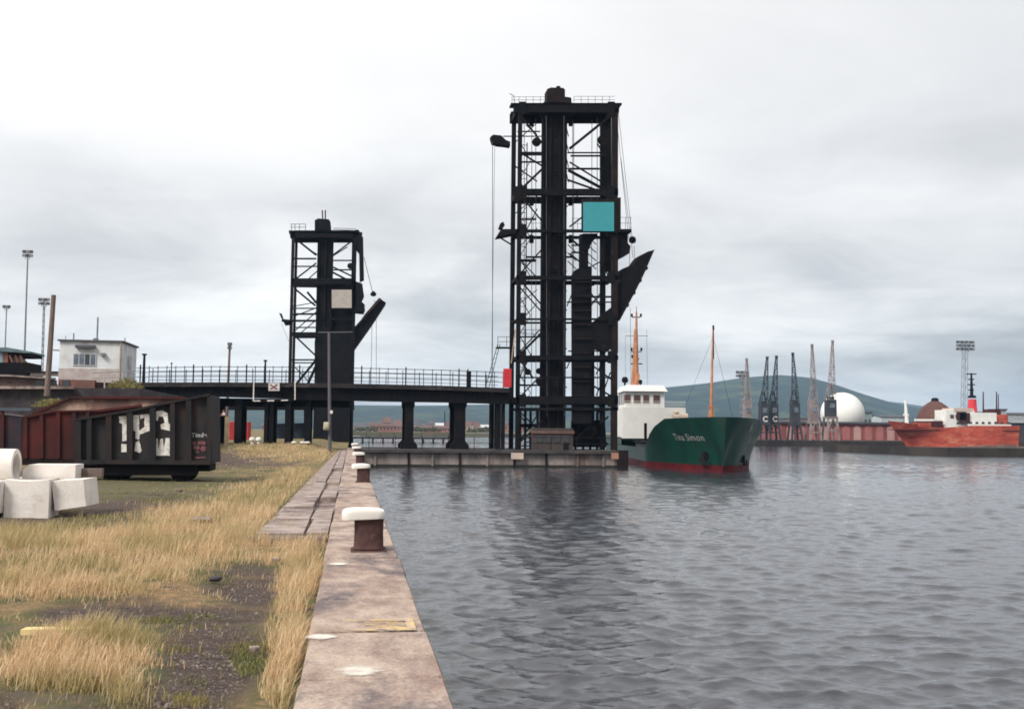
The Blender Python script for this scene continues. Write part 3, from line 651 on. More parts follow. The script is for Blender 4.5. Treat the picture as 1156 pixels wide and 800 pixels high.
# third, mostly out of frame
YT = 40.5; base = P(-10, 530, YT)
w3 = thing('tipping_wagon', 'dark blue black wagon body at the left edge, beyond the red wagon', 'wagon', (base.x, YT+1, GZ), 'old steel wagons by the embankment')
slabpx(MB(), [(-70,520),(-70,462),(-10,466),(24,470),(25,520)], YT, 2.2).build('body', mat('blue_black_steel', (.025,.027,.038), (.06,.025,.028), 1.0, .8, c3=(.10,.12,.15), s3=.8, lo3=.6, hi3=.7), w3)
m = MB(); m.frame(P(-70,461,YT-.05), P(36,462,YT-.05), .10, .2); m.build('top_rail', mat('grey_blue_rail', (.10,.13,.16)), w3)
for px in (-30, 3): m = MB(); m.frame(P(px,520,YT-.05), P(px,463,YT-.05), .10, .1); m.build('rib', rustred, w3)
for px in (-40, 10):
    a = P(px, 520, YT); m = MB(); m.smooth = True; m.disc((a.x, YT+.3, GZ+.3), (0,1,0), .33, .1, 20); m.build('wheel', steel, w3)

# ------------------------------------------------------------------ embankment walls and control cabin
YE = 60.0
m = MB(); m.slab([P(-160,533,YE), P(-160,437,YE), P(82,438,YE), P(158,438,YE), P(158,500,YE)], (0, 30, 0))
tag(m.build('retaining_wall', rubble), 'dark rough stone retaining wall of the embankment behind the wagons', 'wall')
m = MB(); m.frame(P(-160,437,YE-.1), P(84,437.6,YE-.1), .14, .5)
tag(m.build('wall_coping', stone2), 'pale stone ledge along the top of the dark retaining wall', 'ledge')
YK = 64.0
bw = thing('brick_wall', 'low brown brick parapet wall on top of the embankment', 'wall', (P(20,437,YK).x, YK, P(20,437,YK).z))
slabpx(MB(), [(-160,441),(-160,423),(12,424.5),(60,428),(66,440)], YK, .4).build('wall_panel', brickb, bw)
slabpx(MB(), [(66,440),(66,428),(107,429),(107,440)], YK, .4).build('wall_panel', brickr, bw)
slabpx(MB(), [(107,441),(107,431),(158,434),(158,441)], YK+.05, .4).build('wall_panel', steelr, bw)
for x0, x1 in ((40,50),(59,64),(70,79)): slabpx(MB(), [(x0,437),(x0,429),(x1,429),(x1,437)], YK-.03, .06).build('opening', glassd, bw)
m = MB(); m.frame(P(-160,422.6,YK-.05), P(12,424,YK-.05), .1, .5); m.frame(P(12,424,YK-.05), P(62,427.4,YK-.05), .1, .5); m.build('wall_cap', stone2, bw)
# weeds on the ledge
def weed(px, py, Y, r, h, label, seed):
    rg = random.Random(seed); m = MB(); c = P(px, py, Y)
    for i in range(420):
        a = rg.uniform(0, 6.28); d = r*math.sqrt(rg.random()); x, y = c.x+math.cos(a)*d*1.6, Y+math.sin(a)*d*.5; z = c.z-.05; hh = h*(1-(d/r)**2*.7)*rg.uniform(.3, 1)
        p = Vector((x+rg.uniform(-.1,.1), y+rg.uniform(-.1,.1), z+hh)); q = Vector((rg.uniform(-1,1), rg.uniform(-.3,.3), rg.uniform(-1,1))).normalized()*.07; s = Vector((q.z, 0, -q.x))*.6
        m.add([p-q, p+s, p+q, p-s], [(0,1,2,3)])
    for i in range(8): m.tube((c.x+rg.uniform(-r,r), Y, c.z-.05), (c.x+rg.uniform(-r,r)*1.2, Y+rg.uniform(-.1,.1), c.z+h*.8), .01, n=4)
    tag(m.build('weed_clump', mat('weed_leaf', (.15,.14,.05), (.22,.18,.08), 6, .9)), label, 'weeds')
weed(141, 439, YE+.3, .6, .65, 'yellow green weed clump growing on the ledge below the white cabin', 1)
weed(62, 459, YE-.35, .7, .5, 'dark green weeds growing against the retaining wall above the red wagon', 2)

YC = 70.0
cx0, cx1 = P(67, 405, YC).x, P(137, 405, YC).x; zc0, zc1 = P(100, 427, YC).z, P(100, 385.5, YC).z; CD = 4.7
cb = thing('control_cabin', 'small white flat roofed control cabin on top of the embankment', 'cabin', ((cx0+cx1)/2, YC, zc0))
m = MB(); m.box((cx0, YC, zc0-.8), (cx1, YC+CD, zc1)); m.build('wall', weath, cb)
m = MB(); m.box((cx0-.12, YC-.15, zc1), (cx1+.12, YC+CD+.15, zc1+.10)); m.build('roof', roofg, cb)
m = MB(); m.box((cx0-.02, YC-.03, zc0-.8), (cx1+.02, YC-.002, zc0+.62)); m.build('plinth', mat('pinkish_brick_plinth', (.50,.44,.41), (.40,.33,.31), 2, .9), cb)
wm = thing('x', None, None, (0,0,0)); bpy.data.objects.remove(wm)
a, b = P(82, 412.5, YC), P(109, 399, YC)
fr = MB(); fr.box((a.x, YC-.05, a.z), (b.x, YC-.004, b.z)); fr = fr.build('window', mat('window_frame_white', (.66,.67,.68)), cb)
for i in range(4):
    x0 = a.x+.04+(b.x-a.x-.06)*i/4; m = MB(); m.box((x0+.02, YC-.065, a.z+.06), (x0+(b.x-a.x)/4-.05, YC-.052, b.z-.06)); m.build('pane', glassp if i != 2 else glassd, fr)
a, b = P(86, 392.5, YC), P(108, 390, YC); m = MB(); m.box((a.x, YC-.3, a.z), (b.x, YC-.002, b.z)); m.build('window_hood', roofg, cb)
a = P(117, 400, YC); m = MB(); m.box((a.x-.12, YC-.25, a.z-.1), (a.x+.12, YC-.002, a.z+.08)); m.build('wall_lamp', galv, cb)
for (px, y0, y1, r) in ((74,385,379,.02),(83,385,376,.04),(109.5,385,358,.05),(141,386,381,.03)):
    m = MB(); p = P(px, y0, YC+1); q = P(px, y1, YC+1); m.tube((p.x, YC+1, zc1+.09), (p.x, YC+1, q.z), r, n=8); 
    if px == 109.5: m.box((p.x-.2, YC+.85, zc1+.09), (p.x+.06, YC+1.15, zc1+.3))
    m.build('aerial', galv, cb)
m = MB(); m.box((cx1+.002, YC+1.9, zc0-.3), (cx1+.04, YC+3.0, zc0+1.6)); m.build('door', mat('faded_door', (.5,.5,.52)), cb)
m = MB(); m.tube((cx1-.05, YC-.06, zc0-.7), (cx1-.05, YC-.06, zc1), .05, n=8); m.build('drainpipe', mat('tan_pipe', (.45,.36,.27)), cb)
# white handrail on embankment in front of cabin
YH = 62.0
hr = thing('handrail', 'white tubular handrail on the embankment in front of the cabin', 'railing', (P(120,440,YH).x, YH, P(120,440,YH).z))
m = MB(); m.tube(P(104,421,YH), P(158,418,YH), .025, n=6); m.tube(P(104,427,YH), P(158,425,YH), .02, n=6); m.build('rail', galv, hr)
for px in (118, 138.5, 150): m = MB(); m.tube(P(px,440,YH), P(px,419.5,YH), .035, n=6); m.build('post', mat('pale_post', (.55,.52,.48)) if px < 145 else galv, hr)

# glazed loco / hut at far left
YV = 74.0
hv = thing('wagon_hut', 'brown and blue hut with broken side windows on the embankment at the left edge', 'hut', (P(15,420,YV).x, YV, P(15,420,YV).z))
slabpx(MB(), [(-40,425),(-40,409),(32,409),(32,419),(34,425)], YV, 3).build('lower_body', steel, hv)
slabpx(MB(), [(3,409),(3,395.5),(9,395.5),(9,409)], YV, 3).build('side_panel', brickr, hv)
slabpx(MB(), [(-40,409),(-40,394),(3,394.5),(3,409)], YV-.02, 3).build('side_panel', mat('blue_grey_panel', (.22,.32,.36)), hv)
slabpx(MB(), [(9,402),(9,397),(33,398.5),(33,402)], YV, 3).build('fascia', steelr, hv)
slabpx(MB(), [(9,409),(9,402),(24,402),(31,409)], YV+.5, .1).build('window_strip', cream2, hv)
for px in (14, 20.5, 26): m = MB(); m.frame(P(px,409,YV), P(px-3,401,YV), .10, .12); m.build('strut', brickr, hv)
slabpx(MB(), [(-42,394),(-42,392.5),(8,392),(34,396.5),(34,398.5)], YV-.2, 3.4).build('roof', mat('blue_grey_roof', (.14,.20,.22)), hv)
m = MB(); m.box(tuple(P(34,424,YV)), (P(66,424,YV).x, YV+.3, P(66,420.5,YV).z)); tag(m.build('low_wall', mat('pale_pink_wall', (.6,.5,.47))), 'low pale wall between the hut and the white cabin', 'wall')
m = MB(); m.frame(P(30,419.7,YV-.1), P(67,420,YV-.1), .1, .3); tag(m.build('pipe_run', steelr), 'dark pipe running along the top of the low pale wall', 'pipe')

# leaning timber pole
m = MB(); m.smooth = True; m.tube(P(53,447,58), P(60.6,333,58), .15, .12, 12)
m.frame(P(60,395,57.9), P(67,395.5,57.9), .06, .06)
tag(m.build('timber_pole', wood), 'thick brown timber pole leaning right, in front of the embankment beside the cabin', 'pole')

# ------------------------------------------------------------------ floodlight masts
def light_mast(px, ytop, pxb, yb, Y, wpx, rows, rad, label, lattice=False, mt=None, group='floodlight masts'):
    mt = mt or galv; k = Y/FPX
    b = P(pxb, yb, Y); t = P(px, ytop, Y); t.y = Y
    o = thing('light_mast', label, 'light mast', (b.x, Y, 0.0 if px > 700 else 1.2), group)
    gz0 = o.location.z
    m = MB(); m.smooth = True
    if lattice:
        w2 = rad
        for sx in (-1, 1):
            for sy in (-1, 1): m.tube((b.x+sx*w2, Y+sy*w2, gz0), (t.x+sx*w2*.7, Y+sy*w2*.7, t.z), .05*k/.19, n=5)
        nseg = 22
        for i in range(nseg):
            z0 = gz0+(t.z-gz0)*i/nseg; z1 = gz0+(t.z-gz0)*(i+1)/nseg; s = 1 if i % 2 else -1; u0 = w2*(1-.3*i/nseg); xx = b.x+(t.x-b.x)*i/nseg
            for yy in (-1, 1): m.tube((xx-s*u0, Y+yy*u0, z0), (xx+s*u0, Y+yy*u0, z1), .03*k/.19, n=4)
            for sx in (-1, 1): m.tube((xx+sx*u0, Y-s*u0, z0), (xx+sx*u0, Y+s*u0, z1), .03*k/.19, n=4)
    else: m.tube((b.x, Y, gz0), (t.x, Y, t.z), rad*1.25, rad*.7, 8)
    m.build('pole', mt, o)
    W = wpx*k/2
    m = MB()
    for j in range(rows):
        z = t.z+(-j*4.2)*k
        m.frame((t.x-W, Y, z), (t.x+W, Y, z), .5*k*1.2, 1.0*k)
    for sx in (-.55, .55): m.tube((t.x+sx*W, Y, t.z), (t.x+sx*W*.6, Y, t.z-(rows*4.2)*k), .35*k, n=5)
    m.build('lamp_frame', mt, o)
    n = max(3, int(wpx/3))
    for j in range(rows):
        z = t.z+(-j*4.2)*k
        for i in range(n):
            x = t.x-W+2*W*(i+.5)/n; m = MB(); m.box((x-.45*2*W/n, Y-1.1*k, z-1.7*k), (x+.45*2*W/n, Y+.3*k, z+1.4*k)); m.build('floodlight', galv if (i+j) % 2 else roofg, o)
    return o
light_mast(31.5, 284, 27.5, 424, 190, 11, 2, .16, 'tall slim floodlight mast with double row of lamps above the left hut')
light_mast(50, 338, 48, 424, 215, 12, 2, .18, 'floodlight mast just left of the leaning timber pole', lattice=True)
light_mast(7.5, 346, 5, 424, 300, 8, 1, .2, 'small far floodlight mast near the left edge of the sky')
light_mast(1089.5, 386, 1088, 500, 285, 24, 3, .75, 'tall lattice floodlight mast with big lamp bank, above the orange red ship', lattice=True)
light_mast(837.5, 420, 837.5, 500, 300, 15, 2, .5, 'floodlight mast standing behind the bow of the green ship', lattice=True)
light_mast(259.5, 388, 254.5, 500, 98, 5, 2, .13, 'weathered lamp post with narrow head rising behind the viaduct parapet, by the warning triangle', lattice=False, mt=wood)

# ------------------------------------------------------------------ viaduct
YF = 88.0; VD = 5.0
vx0, vx1 = P(154, 440, YF).x, P(574, 440, YF).x
vd = thing('viaduct', 'long dark steel and concrete viaduct running from the embankment to the near hoist tower', 'bridge', (vx0, YF, 1.4))
def dline(px): return np.interp(px, [154,240,330,420,574], [431.5,431.3,431.6,433,438])      # parapet base line
ptsT = [(154,431.5),(240,431.3),(330,431.8),(420,433.3),(500,435.2),(575,438)]
ptsB = [(575,455.5),(500,453.5),(420,452.3),(330,449.5),(240,447),(154,444.5)]
slabpx(MB(), ptsT+[(x,y+5) for x,y in ptsT[::-1]], YF-.35, VD+.7).build('deck', mat('deck_edge', (.03,.026,.027), (.018,.016,.017), .9, .9, c3=(.07,.055,.05), s3=.6), vd)
up = [(x,y+4.9) for x,y in ptsT]
slabpx(MB(), up+ptsB, YF, .35).build('girder', steel, vd)
slabpx(MB(), up+ptsB, YF+VD-.35, .35).build('girder', steel, vd)
for px in range(160, 575, 13):
    m = MB(); yt = float(np.interp(px, [p[0] for p in ptsT], [p[1]+6 for p in ptsT])); yb_ = float(np.interp(px, [154,240,330,420,500,575], [444.5,447,449.5,452.3,453.5,455.5]))
    m.frame(P(px,yb_-.4,YF-.06), P(px,yt,YF-.06), .09, .12); m.build('stiffener', steel, vd)
m = MB(); pts = [P(x, y, YF-.05) for x, y in ptsB[::-1]]
for a, b in zip(pts[:-1], pts[1:]): m.frame(a, b, .10, .5)
m.build('lower_flange', steel, vd)
def column(px, w0, w1, yb_, back=True, zb=None, flare=True):
    for yy in ((YF+.35, YF+VD-.35) if back else (YF+.35,)):
        m = MB(); x = P(px, 480, YF).x; zt = P(px, 456, YF).z+.4; z0 = QZ-.02 if zb is None else zb; a, b = w0*YF/FPX/2, w1*YF/FPX/2
        q = [(x-a*.9, z0), (x-a*.9, z0+.35), (x-b, z0+.75), (x-b, zt-.75), (x-b*1.25, zt-.5), (x-b*1.25, zt), (x+b*1.25, zt), (x+b*1.25, zt-.5), (x+b, zt-.75), (x+b, z0+.75), (x+a*.9, z0+.35), (x+a*.9, z0)]
        if not flare: q = [(x-b, z0), (x-b, zt), (x+b, zt), (x+b, z0)]
        m.slab([(u, yy-.3, v) for u, v in q], (0, .6, 0)); m.build('column', steel, vd)
column(462, 21, 9.5, 505); column(519.5, 23, 12, 505)
column(563, 6, 5, 505, flare=False); column(568.5, 6, 3.5, 505, flare=False)
for px, w_ in ((268,7),(243,6),(306,4),(300,4),(324.5,6),(347,6)): column(px, w_, w_, 500, zb=1.5, flare=False)
slabpx(MB(), [(236,449),(236,458),(395,460),(395,451)], YF+1.6, 1.2).build('cross_girder', steel, vd)
rl = MB(); rb_ = MB(); k0 = [(154,431.5),(240,431.3),(330,431.8),(420,433.3),(500,435.2),(572,438)]
for (h, r) in ((17.5,.028),(12,.022),(6.5,.022)):
    pts = [P(x, y-h*(1.0 if x > 200 else .93), YF-.2) for x, y in k0]
    for a, b in zip(pts[:-1], pts[1:]): rl.tube(a, b, r, n=6)
    pts = [P(x, y-h*.95, YF-.2) + Vector((0, VD+.4, 0)) for x, y in k0]
    for a, b in zip(pts[:-1], pts[1:]): rb_.tube(a, b, r, n=6)
rail = rl.build('railing', steel, vd); rail_b = rb_.build('railing', steel, vd)
for i, px in enumerate(range(158, 572, 10)):
    yb_ = float(dline(px)); big = px in (218, 338, 398, 408, 528) or i % 6 == 0
    m = MB(); p = P(px, yb_, YF-.2); q = P(px, yb_-(18.5 if not big else 20), YF-.2)
    m.frame((p.x, YF-.2, p.z), (p.x, YF-.2, q.z), .10 if big else .05, .08); 
    m.build('post', steel, rail)
    if i % 2 == 0: m = MB(); m.frame((p.x, YF+VD+.2, p.z), (p.x, YF+VD+.2, q.z), .06, .08); m.build('post', steel, rail_b)
m = MB(); p = P(529,437,YF-.2); q = P(529,419,YF-.2); m.box((p.x-.18, YF-.4, p.z), (p.x+.18, YF-.1, q.z)); m.build('gate_pillar', steel, vd)
slabpx(MB(), [(120,438),(158,432),(158,445),(158,500),(150,500),(150,445)], YF-.3, VD+1).build('abutment', rubble, vd)
slabpx(MB(), [(158,446),(228,447),(228,500),(158,500)], YF+.5, .6).build('underdeck_dark_sheet', steelr, vd)  # dark sheet added to stand for the dark under the deck
# lamps/poles on viaduct
for px, y0, y1, r, lb in ((299,432,407,.10,'short dark post sticking up from the viaduct parapet near the hanging frame'),(193,432,410,.05,'thin pole on the viaduct railing nearest the white cabin'),(162,432,400,.13,'dark post at the landward end of the viaduct beside the cabin')):
    m = MB(); m.smooth = True; p = P(px, y0, YF+1); q = P(px, y1, YF+1); m.tube(p, (p.x, YF+1, q.z), r, r*.7, 8); m.disc((p.x, YF+1, q.z), (0,0,1), r*1.5, .12, 8); tag(m.build('deck_post', steelr), lb, 'post', 'posts on the viaduct')

# hanging clearance frame with sign
YS = YF-.6
hf = thing('clearance_frame', 'white three sided clearance frame hanging on the viaduct with a small sign', 'frame', (P(310,452,YS).x, YS, P(310,452,YS).z))
m = MB(); m.frame(P(286.5,432,YS), P(286,452.5,YS), .09, .08); m.frame(P(333,431,YS), P(333,451,YS), .09, .08); m.build('side_bar', whitep, hf)
pts = [P(286+i*(47/6), 452.3-1.1*math.sin(math.pi*i/6)*-.3-i*.2, YS) for i in range(7)]
for i, (a, b) in enumerate(zip(pts[:-1], pts[1:])): m = MB(); m.frame(a, b, .09, .08); m.build('bar_segment', whitep if i % 2 == 0 else steelr, hf)
sg = slabpx(MB(), [(303,432),(315.5,432),(315.5,441),(303,441)], YS-.02, .05).build('sign_plate', mat('sign_white', (.72,.66,.64)), hf)
strokes([[(304.5,434),(306,433.2),(309,436),(312.5,433.2),(314,434.4),(310.5,436.8),(313.8,439),(312.4,440),(309,437.8),(305.5,440),(304.4,438.8),(307.4,436.8)]], redp, 'sign_mark', YS-.032, sg)

# posts in front of the viaduct
YP = 80.0
m = MB(); m.smooth = True; p = P(372.5, 503, YP); q = P(371.5, 375, YP); m.tube((p.x, YP, 1.3), (q.x, YP, q.z), .14, .11, 10); 
gp = thing('steel_pole', 'plain grey steel pole standing in front of the viaduct below the far tower', 'pole', (p.x, YP, 1.5))
m.build('shaft', mat('grey_pole', (.10,.10,.12), (.13,.11,.11), 2, .7), gp)
m = MB(); m.frame(P(359,375,YP), P(398,374.6,YP), .045, .05); m.build('cross_arm', galv, gp)
m = MB(); m.smooth = True; c = P(369, 480, YP-.3); m.box((c.x-.25, YP-.45, c.z-.35), (c.x+.18, YP-.2, c.z+.25), .06); m.build('rope_box', mat('dirty_cream', (.50,.46,.32)), gp)
m = MB(); c = P(374, 465, YP-.2); m.box((c.x-.1, YP-.3, c.z-.12), (c.x+.1, YP-.12, c.z+.12)); m.build('notice', whitep, gp)
YQ = 78.0
wp = thing('warning_sign', 'red and white warning triangle on a pale timber post by the viaduct', 'sign', (P(255,500,YQ).x, YQ, 1.5))
m = MB(); p = P(255.5, 499, YQ); q = P(256, 470, YQ); m.frame((p.x, YQ, 1.4), (p.x, YQ, q.z), .27, .22); m.build('post', mat('ochre_post', (.42,.33,.20), (.32,.25,.16), 3, .9), wp)
def tri(m, cx, cy, s, Y, d): m.slab([P(cx-s, cy+s*.75, Y), P(cx+s, cy+s*.75, Y), P(cx, cy-s, Y)], (0, d, 0))
m = MB(); tri(m, 252.5, 466, 4.6, YQ-.14, .03); m.build('triangle_plate', redp, wp)
m = MB(); tri(m, 252.5, 466.6, 2.2, YQ-.155, .012); m.build('triangle_face', whitep, wp)
np_ = thing('notice_post', 'dark post with stacked pale notices just right of the black wagon', 'post', (P(240,500,77).x, 77, 1.5))
m = MB(); p = P(240.5,503,77); q = P(240.5,455,77); m.frame((p.x,77,1.4), (p.x,77,q.z), .3, .3); m.build('post', steel, np_)
for (y0,y1,x0,x1,mt_) in ((461,466,237.5,243.5,whitep),(466.6,470.5,238.5,243,redp),(474.5,478.5,238,242.5,whitep),(483,487,239.5,241.5,whitep)):
    slabpx(MB(), [(x0,y0),(x1,y0),(x1,y1),(x0,y1)], 76.8, .04).build('notice', mt_, np_)

# small white bollards beyond the viaduct
mb0 = None
for i, (px, py, lb) in enumerate(((284.5,500.5,'left one of a close pair of white bollards under the viaduct'),(292,500.5,'right one of a close pair of white bollards under the viaduct'),
        (332,499,'low white capped bollard under the viaduct, left of the far tower foot'),(341.5,497.5,'white capped bollard near the far tower foot, left of two'),(347,497.2,'white capped bollard near the far tower foot, right of two'))):
    p = P(px, py, 86.5 if i > 1 else 84)
    t = thing('small_bollard', lb, 'bollard', (p.x, p.y, 1.55), 'small white bollards under the viaduct')
    h = .75 if i < 2 else .42
    m = MB(); m.smooth = True; m.lathe(t.location, [(.13,0),(.12,h*.6)], 12); m.build('post', steelr if i > 1 else whitep, t)
    m = MB(); m.smooth = True; m.lathe(t.location, [(.14,h*.6),(.22,h*.66),(.23,h*.82),(.17,h*.95),(.06,h)], 14); m.build('cap', whiteb, t)

# ------------------------------------------------------------------ jetty under viaduct and tower
JY = 85.6; jx0 = QR-.03; jx1 = P(701, 515, JY).x
jt = thing('jetty', 'long stained concrete jetty carrying the viaduct columns and the near hoist tower', 'jetty', ((jx0+jx1)/2, JY, 0))
m = MB(); m.box((jx0, JY, -3), (jx1, JY+11, QZ-.24)); m.build('wall', jetty, jt)
m = MB(); m.box((jx0, JY-.35, QZ-.24), (jx1+.3, JY+11.2, QZ)); m.build('deck', mat('jetty_deck', (.075,.07,.07), (.045,.042,.042), .8, .9, c3=(.13,.09,.07), s3=.5), jt)
m = MB(); m.box((jx0, JY-.06, -1), (jx1+.02, JY-.003, .22)); m.build('weed_band', jettyd, jt)
x = jx0+1.3
while x < jx1-.6:
    m = MB(); m.box((x-.09, JY-.12, .1), (x+.09, JY-.004, QZ-.242)); m.build('pilaster', jetty if random.random() < .5 else steelr, jt); x += random.uniform(1.7, 2.7)
for px0, px1 in ((577,591),(690,703)):
    a = P(px0, 518, JY-.4); b = P(px1, 511, JY-.4); m = MB(); m.box((a.x, JY-.42, a.z), (b.x, JY-.352, b.z)); m.build('number_plate', cream2 if px0 < 600 else mat('orange_plate', (.42,.22,.15)), jt)
m = MB(); m.box((jx1-.3, JY-.5, -1), (jx1+.5, JY+.6, QZ+.05)); m.build('corner_fender', steelr, jt)
rj = MB()
for z in (.55, 1.05): rj.tube((jx0+.1, JY-.2, QZ+z), (jx1, JY-.2, QZ+z), .022, n=5)
rj = rj.build('railing', steelr, jt)
x = jx0+.8
while x < jx1: m = MB(); m.tube((x, JY-.2, QZ-.05), (x, JY-.2, QZ+1.07), .028, n=5); m.build('post', steelr, rj); x += 2.1

# ------------------------------------------------------------------ hoist towers
def tower(YF0, DEP, base_z, legs, label, cables):
    o = thing('hoist_tower', label, 'hoist tower', (P(legs[0][0], 480, YF0).x, YF0, base_z), 'steel coal hoist towers'); K = YF0/FPX
    class T: pass
    t = T(); t.o = o; t.K = K
    def vert(px, y0, y1, wpx, dep=0.0, dd=None, name='leg', mt=steel):
        m = MB(); a = P(px, (y0+y1)/2, YF0); zt = P(px, y0, YF0).z; zb = P(px, y1, YF0).z if y1 is not None else base_z
        Y = YF0+dep*DEP; w = wpx*K; m.box((a.x-w/2, Y, min(zt, zb)), (a.x+w/2, Y+(dd or w), max(zt, zb))); return m.build(name, mt, o)
    def beam(p, q, wpx, dep=0.0, dd=.3, name='beam', mt=steel):
        m = MB(); a = P(p[0], p[1], YF0); b = P(q[0], q[1], YF0); off = Vector((0, dep*DEP, 0)); m.frame(a+off, b+off, wpx*K, dd); return m.build(name, mt, o)
    def poly(pts, dep, dd, name, mt=steel):
        m = MB(); off = Vector((0, dep*DEP, 0)); m.slab([P(x, y, YF0)+off for x, y in pts], (0, dd, 0)); return m.build(name, mt, o)
    def wheel(px, py, rpx, dep=0.0, name='pulley_wheel', ax=(0,1,0)):
        m = MB(); m.smooth = True; c = P(px, py, YF0)+Vector((0, dep*DEP, 0)); m.disc(c, ax, rpx*K, .22, 20); m.disc(c, ax, rpx*K*.3, .5, 10); return m.build(name, steelr, o)
    def side(px, py, wpx, name='side_beam', hpx=None):
        m = MB(); c = P(px, py, YF0); w = wpx*K; h = (hpx or wpx)*K; m.box((c.x-w/2, YF0+.1, c.z-h/2), (c.x+w/2, YF0+DEP, c.z+h/2)); return m.build(name, steel, o)
    def rope(p, q, d0, d1, r=.022):
        m = MB(); a = P(p[0], p[1], YF0)+Vector((0,d0*DEP,0)); b = P(q[0], q[1], YF0)+Vector((0,d1*DEP,0)); m.tube(a, b, r, n=5); return m.build('wire_rope', cable, o)
    t.vert, t.beam, t.poly, t.wheel, t.side, t.rope = vert, beam, poly, wheel, side, rope
    return t

# near tower ---------------------------------------------------
D1 = 3.25
T1 = tower(88.0, D1, QZ, [(586,0)], 'tall black steel coal hoist tower with turquoise panel, standing on the jetty', None)
v, bm_, pg, wh, sd_, rp = T1.vert, T1.beam, T1.poly, T1.wheel, T1.side, T1.rope
def full(px, y0, w, dep, name='leg', mt=steel, dd=None):
    m = MB(); a = P(px, 330, 88.0); zt = P(px, y0, 88.0).z; Y = 88.0+dep*D1; ww = w*T1.K
    m.box((a.x-ww/2, Y, QZ), (a.x+ww/2, Y+(dd or ww), zt)); return m.build(name, mt, T1.o)
full(585.8, 118, 4.6, 0); full(694.3, 122, 6.6, 0, mt=steelr); full(585.2, 118, 5.0, 1); full(691, 122, 6, 1); pg([(688,122),(700,122),(700,300),(688,300)], .97, .5, 'guide_box')
full(627.5, 112, 27, .25, 'lift_shaft', steel, 1.2)
for px in (613.5, 622, 633, 640): full(px, 114, 2.0, .2, 'guide_rail', steelr if px in (622,) else steel, .2)
for yy in range(150, 470, 22):
    m = MB(); a = P(613, yy, 88); b = P(642, yy, 88); m.box((a.x, 88+.74, a.z-.05), (b.x, 88+.81, a.z+.05)); m.build('shaft_band', steel, T1.o)
pg([(620,116),(620,97),(624,95.5),(638,96),(640,98),(640,116)], .25, 1.4, 'cap_house', steelr)
pg([(640,116),(640,106),(647,107),(648,116)], .25, 1.4, 'cap_house', steelr)
pg([(630,96),(632,91.5),(636,92),(636.5,96)], .4, .6, 'vent', steelr)
# each level is a front and a back girder joined by side beams
def level(y0, y1, x0=583, x1=698, mt=steel):
    pg([(x0,y1),(x0,y0),(x1,y0),(x1,y1)], 0, .3, 'girder', mt); pg([(x0+2,y1),(x0+2,y0),(x1-1,y0),(x1-1,y1)], .97, .3, 'girder', mt)
    for px in (585.5, 694.5, 627): sd_(px, (y0+y1)/2, 4, hpx=(y1-y0)*.8)
level(117, 127, 580, 699); level(213, 220.5); level(258.8, 262); level(311, 315.5); level(359, 361); level(401, 406); level(447, 456); level(460, 463)
pg([(577,118.5),(577,116.3),(702,116.3),(702,118.5)], 0, 1.0, 'top_platform', steel); pg([(582,118.5),(582,116.3),(700,116.3),(700,118.5)], .75, 1.0, 'top_platform', steel)
pg([(612,117.2),(612,127),(650,127),(650,117.2)], .1, .9, 'drive_housing', steel)
m = MB(); m.smooth = True; c = P(599, 118, 88)+Vector((0,1.6,0)); m.disc(c, (0,1,0), 8.5*T1.K*.7, .5, 24); m.build('hoist_drum', steelr, T1.o)
wh(697.5, 118.5, 5, .3); wh(608, 157, 5.2, .3); wh(681.5, 156, 5.5, .2); bm_((676,160),(684,172), 1.4, .2, .1, 'wheel_bracket')
for px in (588, 600, 612, 650): bm_((px,214),(px,220), 1.6, -.02, .2, 'web_plate')
pg([(580,211),(590,209),(594,226),(580,228)], -.02, .1, 'gusset_plate', steel)
pg([(561,267),(566,258.5),(586,258.5),(586,262),(572,265)], 0, 1.6, 'platform', steel); pg([(694,262),(694,258.5),(713,258.5),(713,262)], 0, 2.0, 'platform', steel)
bm_((564,268),(577,276), 1.4, 0, .15, 'bracket')
def hand(x0, x1, yb_, h, dep=0.0, step=8):
    m = MB(); off = Vector((0, dep*D1, 0))
    for q in (h, h*.5): m.tube(P(x0,yb_-q,88)+off, P(x1,yb_-q,88)+off, .018, n=5)
    px = x0
    while px <= x1+.1: m.tube(P(px,yb_,88)+off, P(px,yb_-h,88)+off, .018, n=5); px += step
    return m.build('handrail', steel, T1.o)
hand(578, 620, 116.5, 7); hand(648, 694, 116.5, 7.5); hand(586, 612, 258.5, 13); hand(646, 658, 258.5, 12, step=6); hand(700, 713, 258.5, 13, step=6)
hand(588, 612, 380, 9, .3)
bm_((581,117),(580,108), .5, 0, .06, 'pole'); bm_((580,108),(575,106), .5, 0, .06, 'pole')
for (y, w_, x0, x1, dep) in ((379,1.6,586,612,.3),(426,1.6,586,690,0),(175,1.6,645,685,.1),(167,1.2,645,685,.5),(172.5,4,586,612,.1),(183,1.5,586,612,0),(145,1,586,612,.3),(181,1.2,645,685,.9),(190,1,645,685,.1),(341,1.4,640,690,0),(288,3,592,612,.9),(277,1.4,645,660,0),(285,1.8,645,660,0),(240,2,594,612,.9),(395,1.4,645,690,.4),(434,2,586,640,.4),(284,2,600,655,.9),(335,2,660,690,0)):
    bm_((x0,y),(x1,y), w_, dep, .2, 'rail_beam')
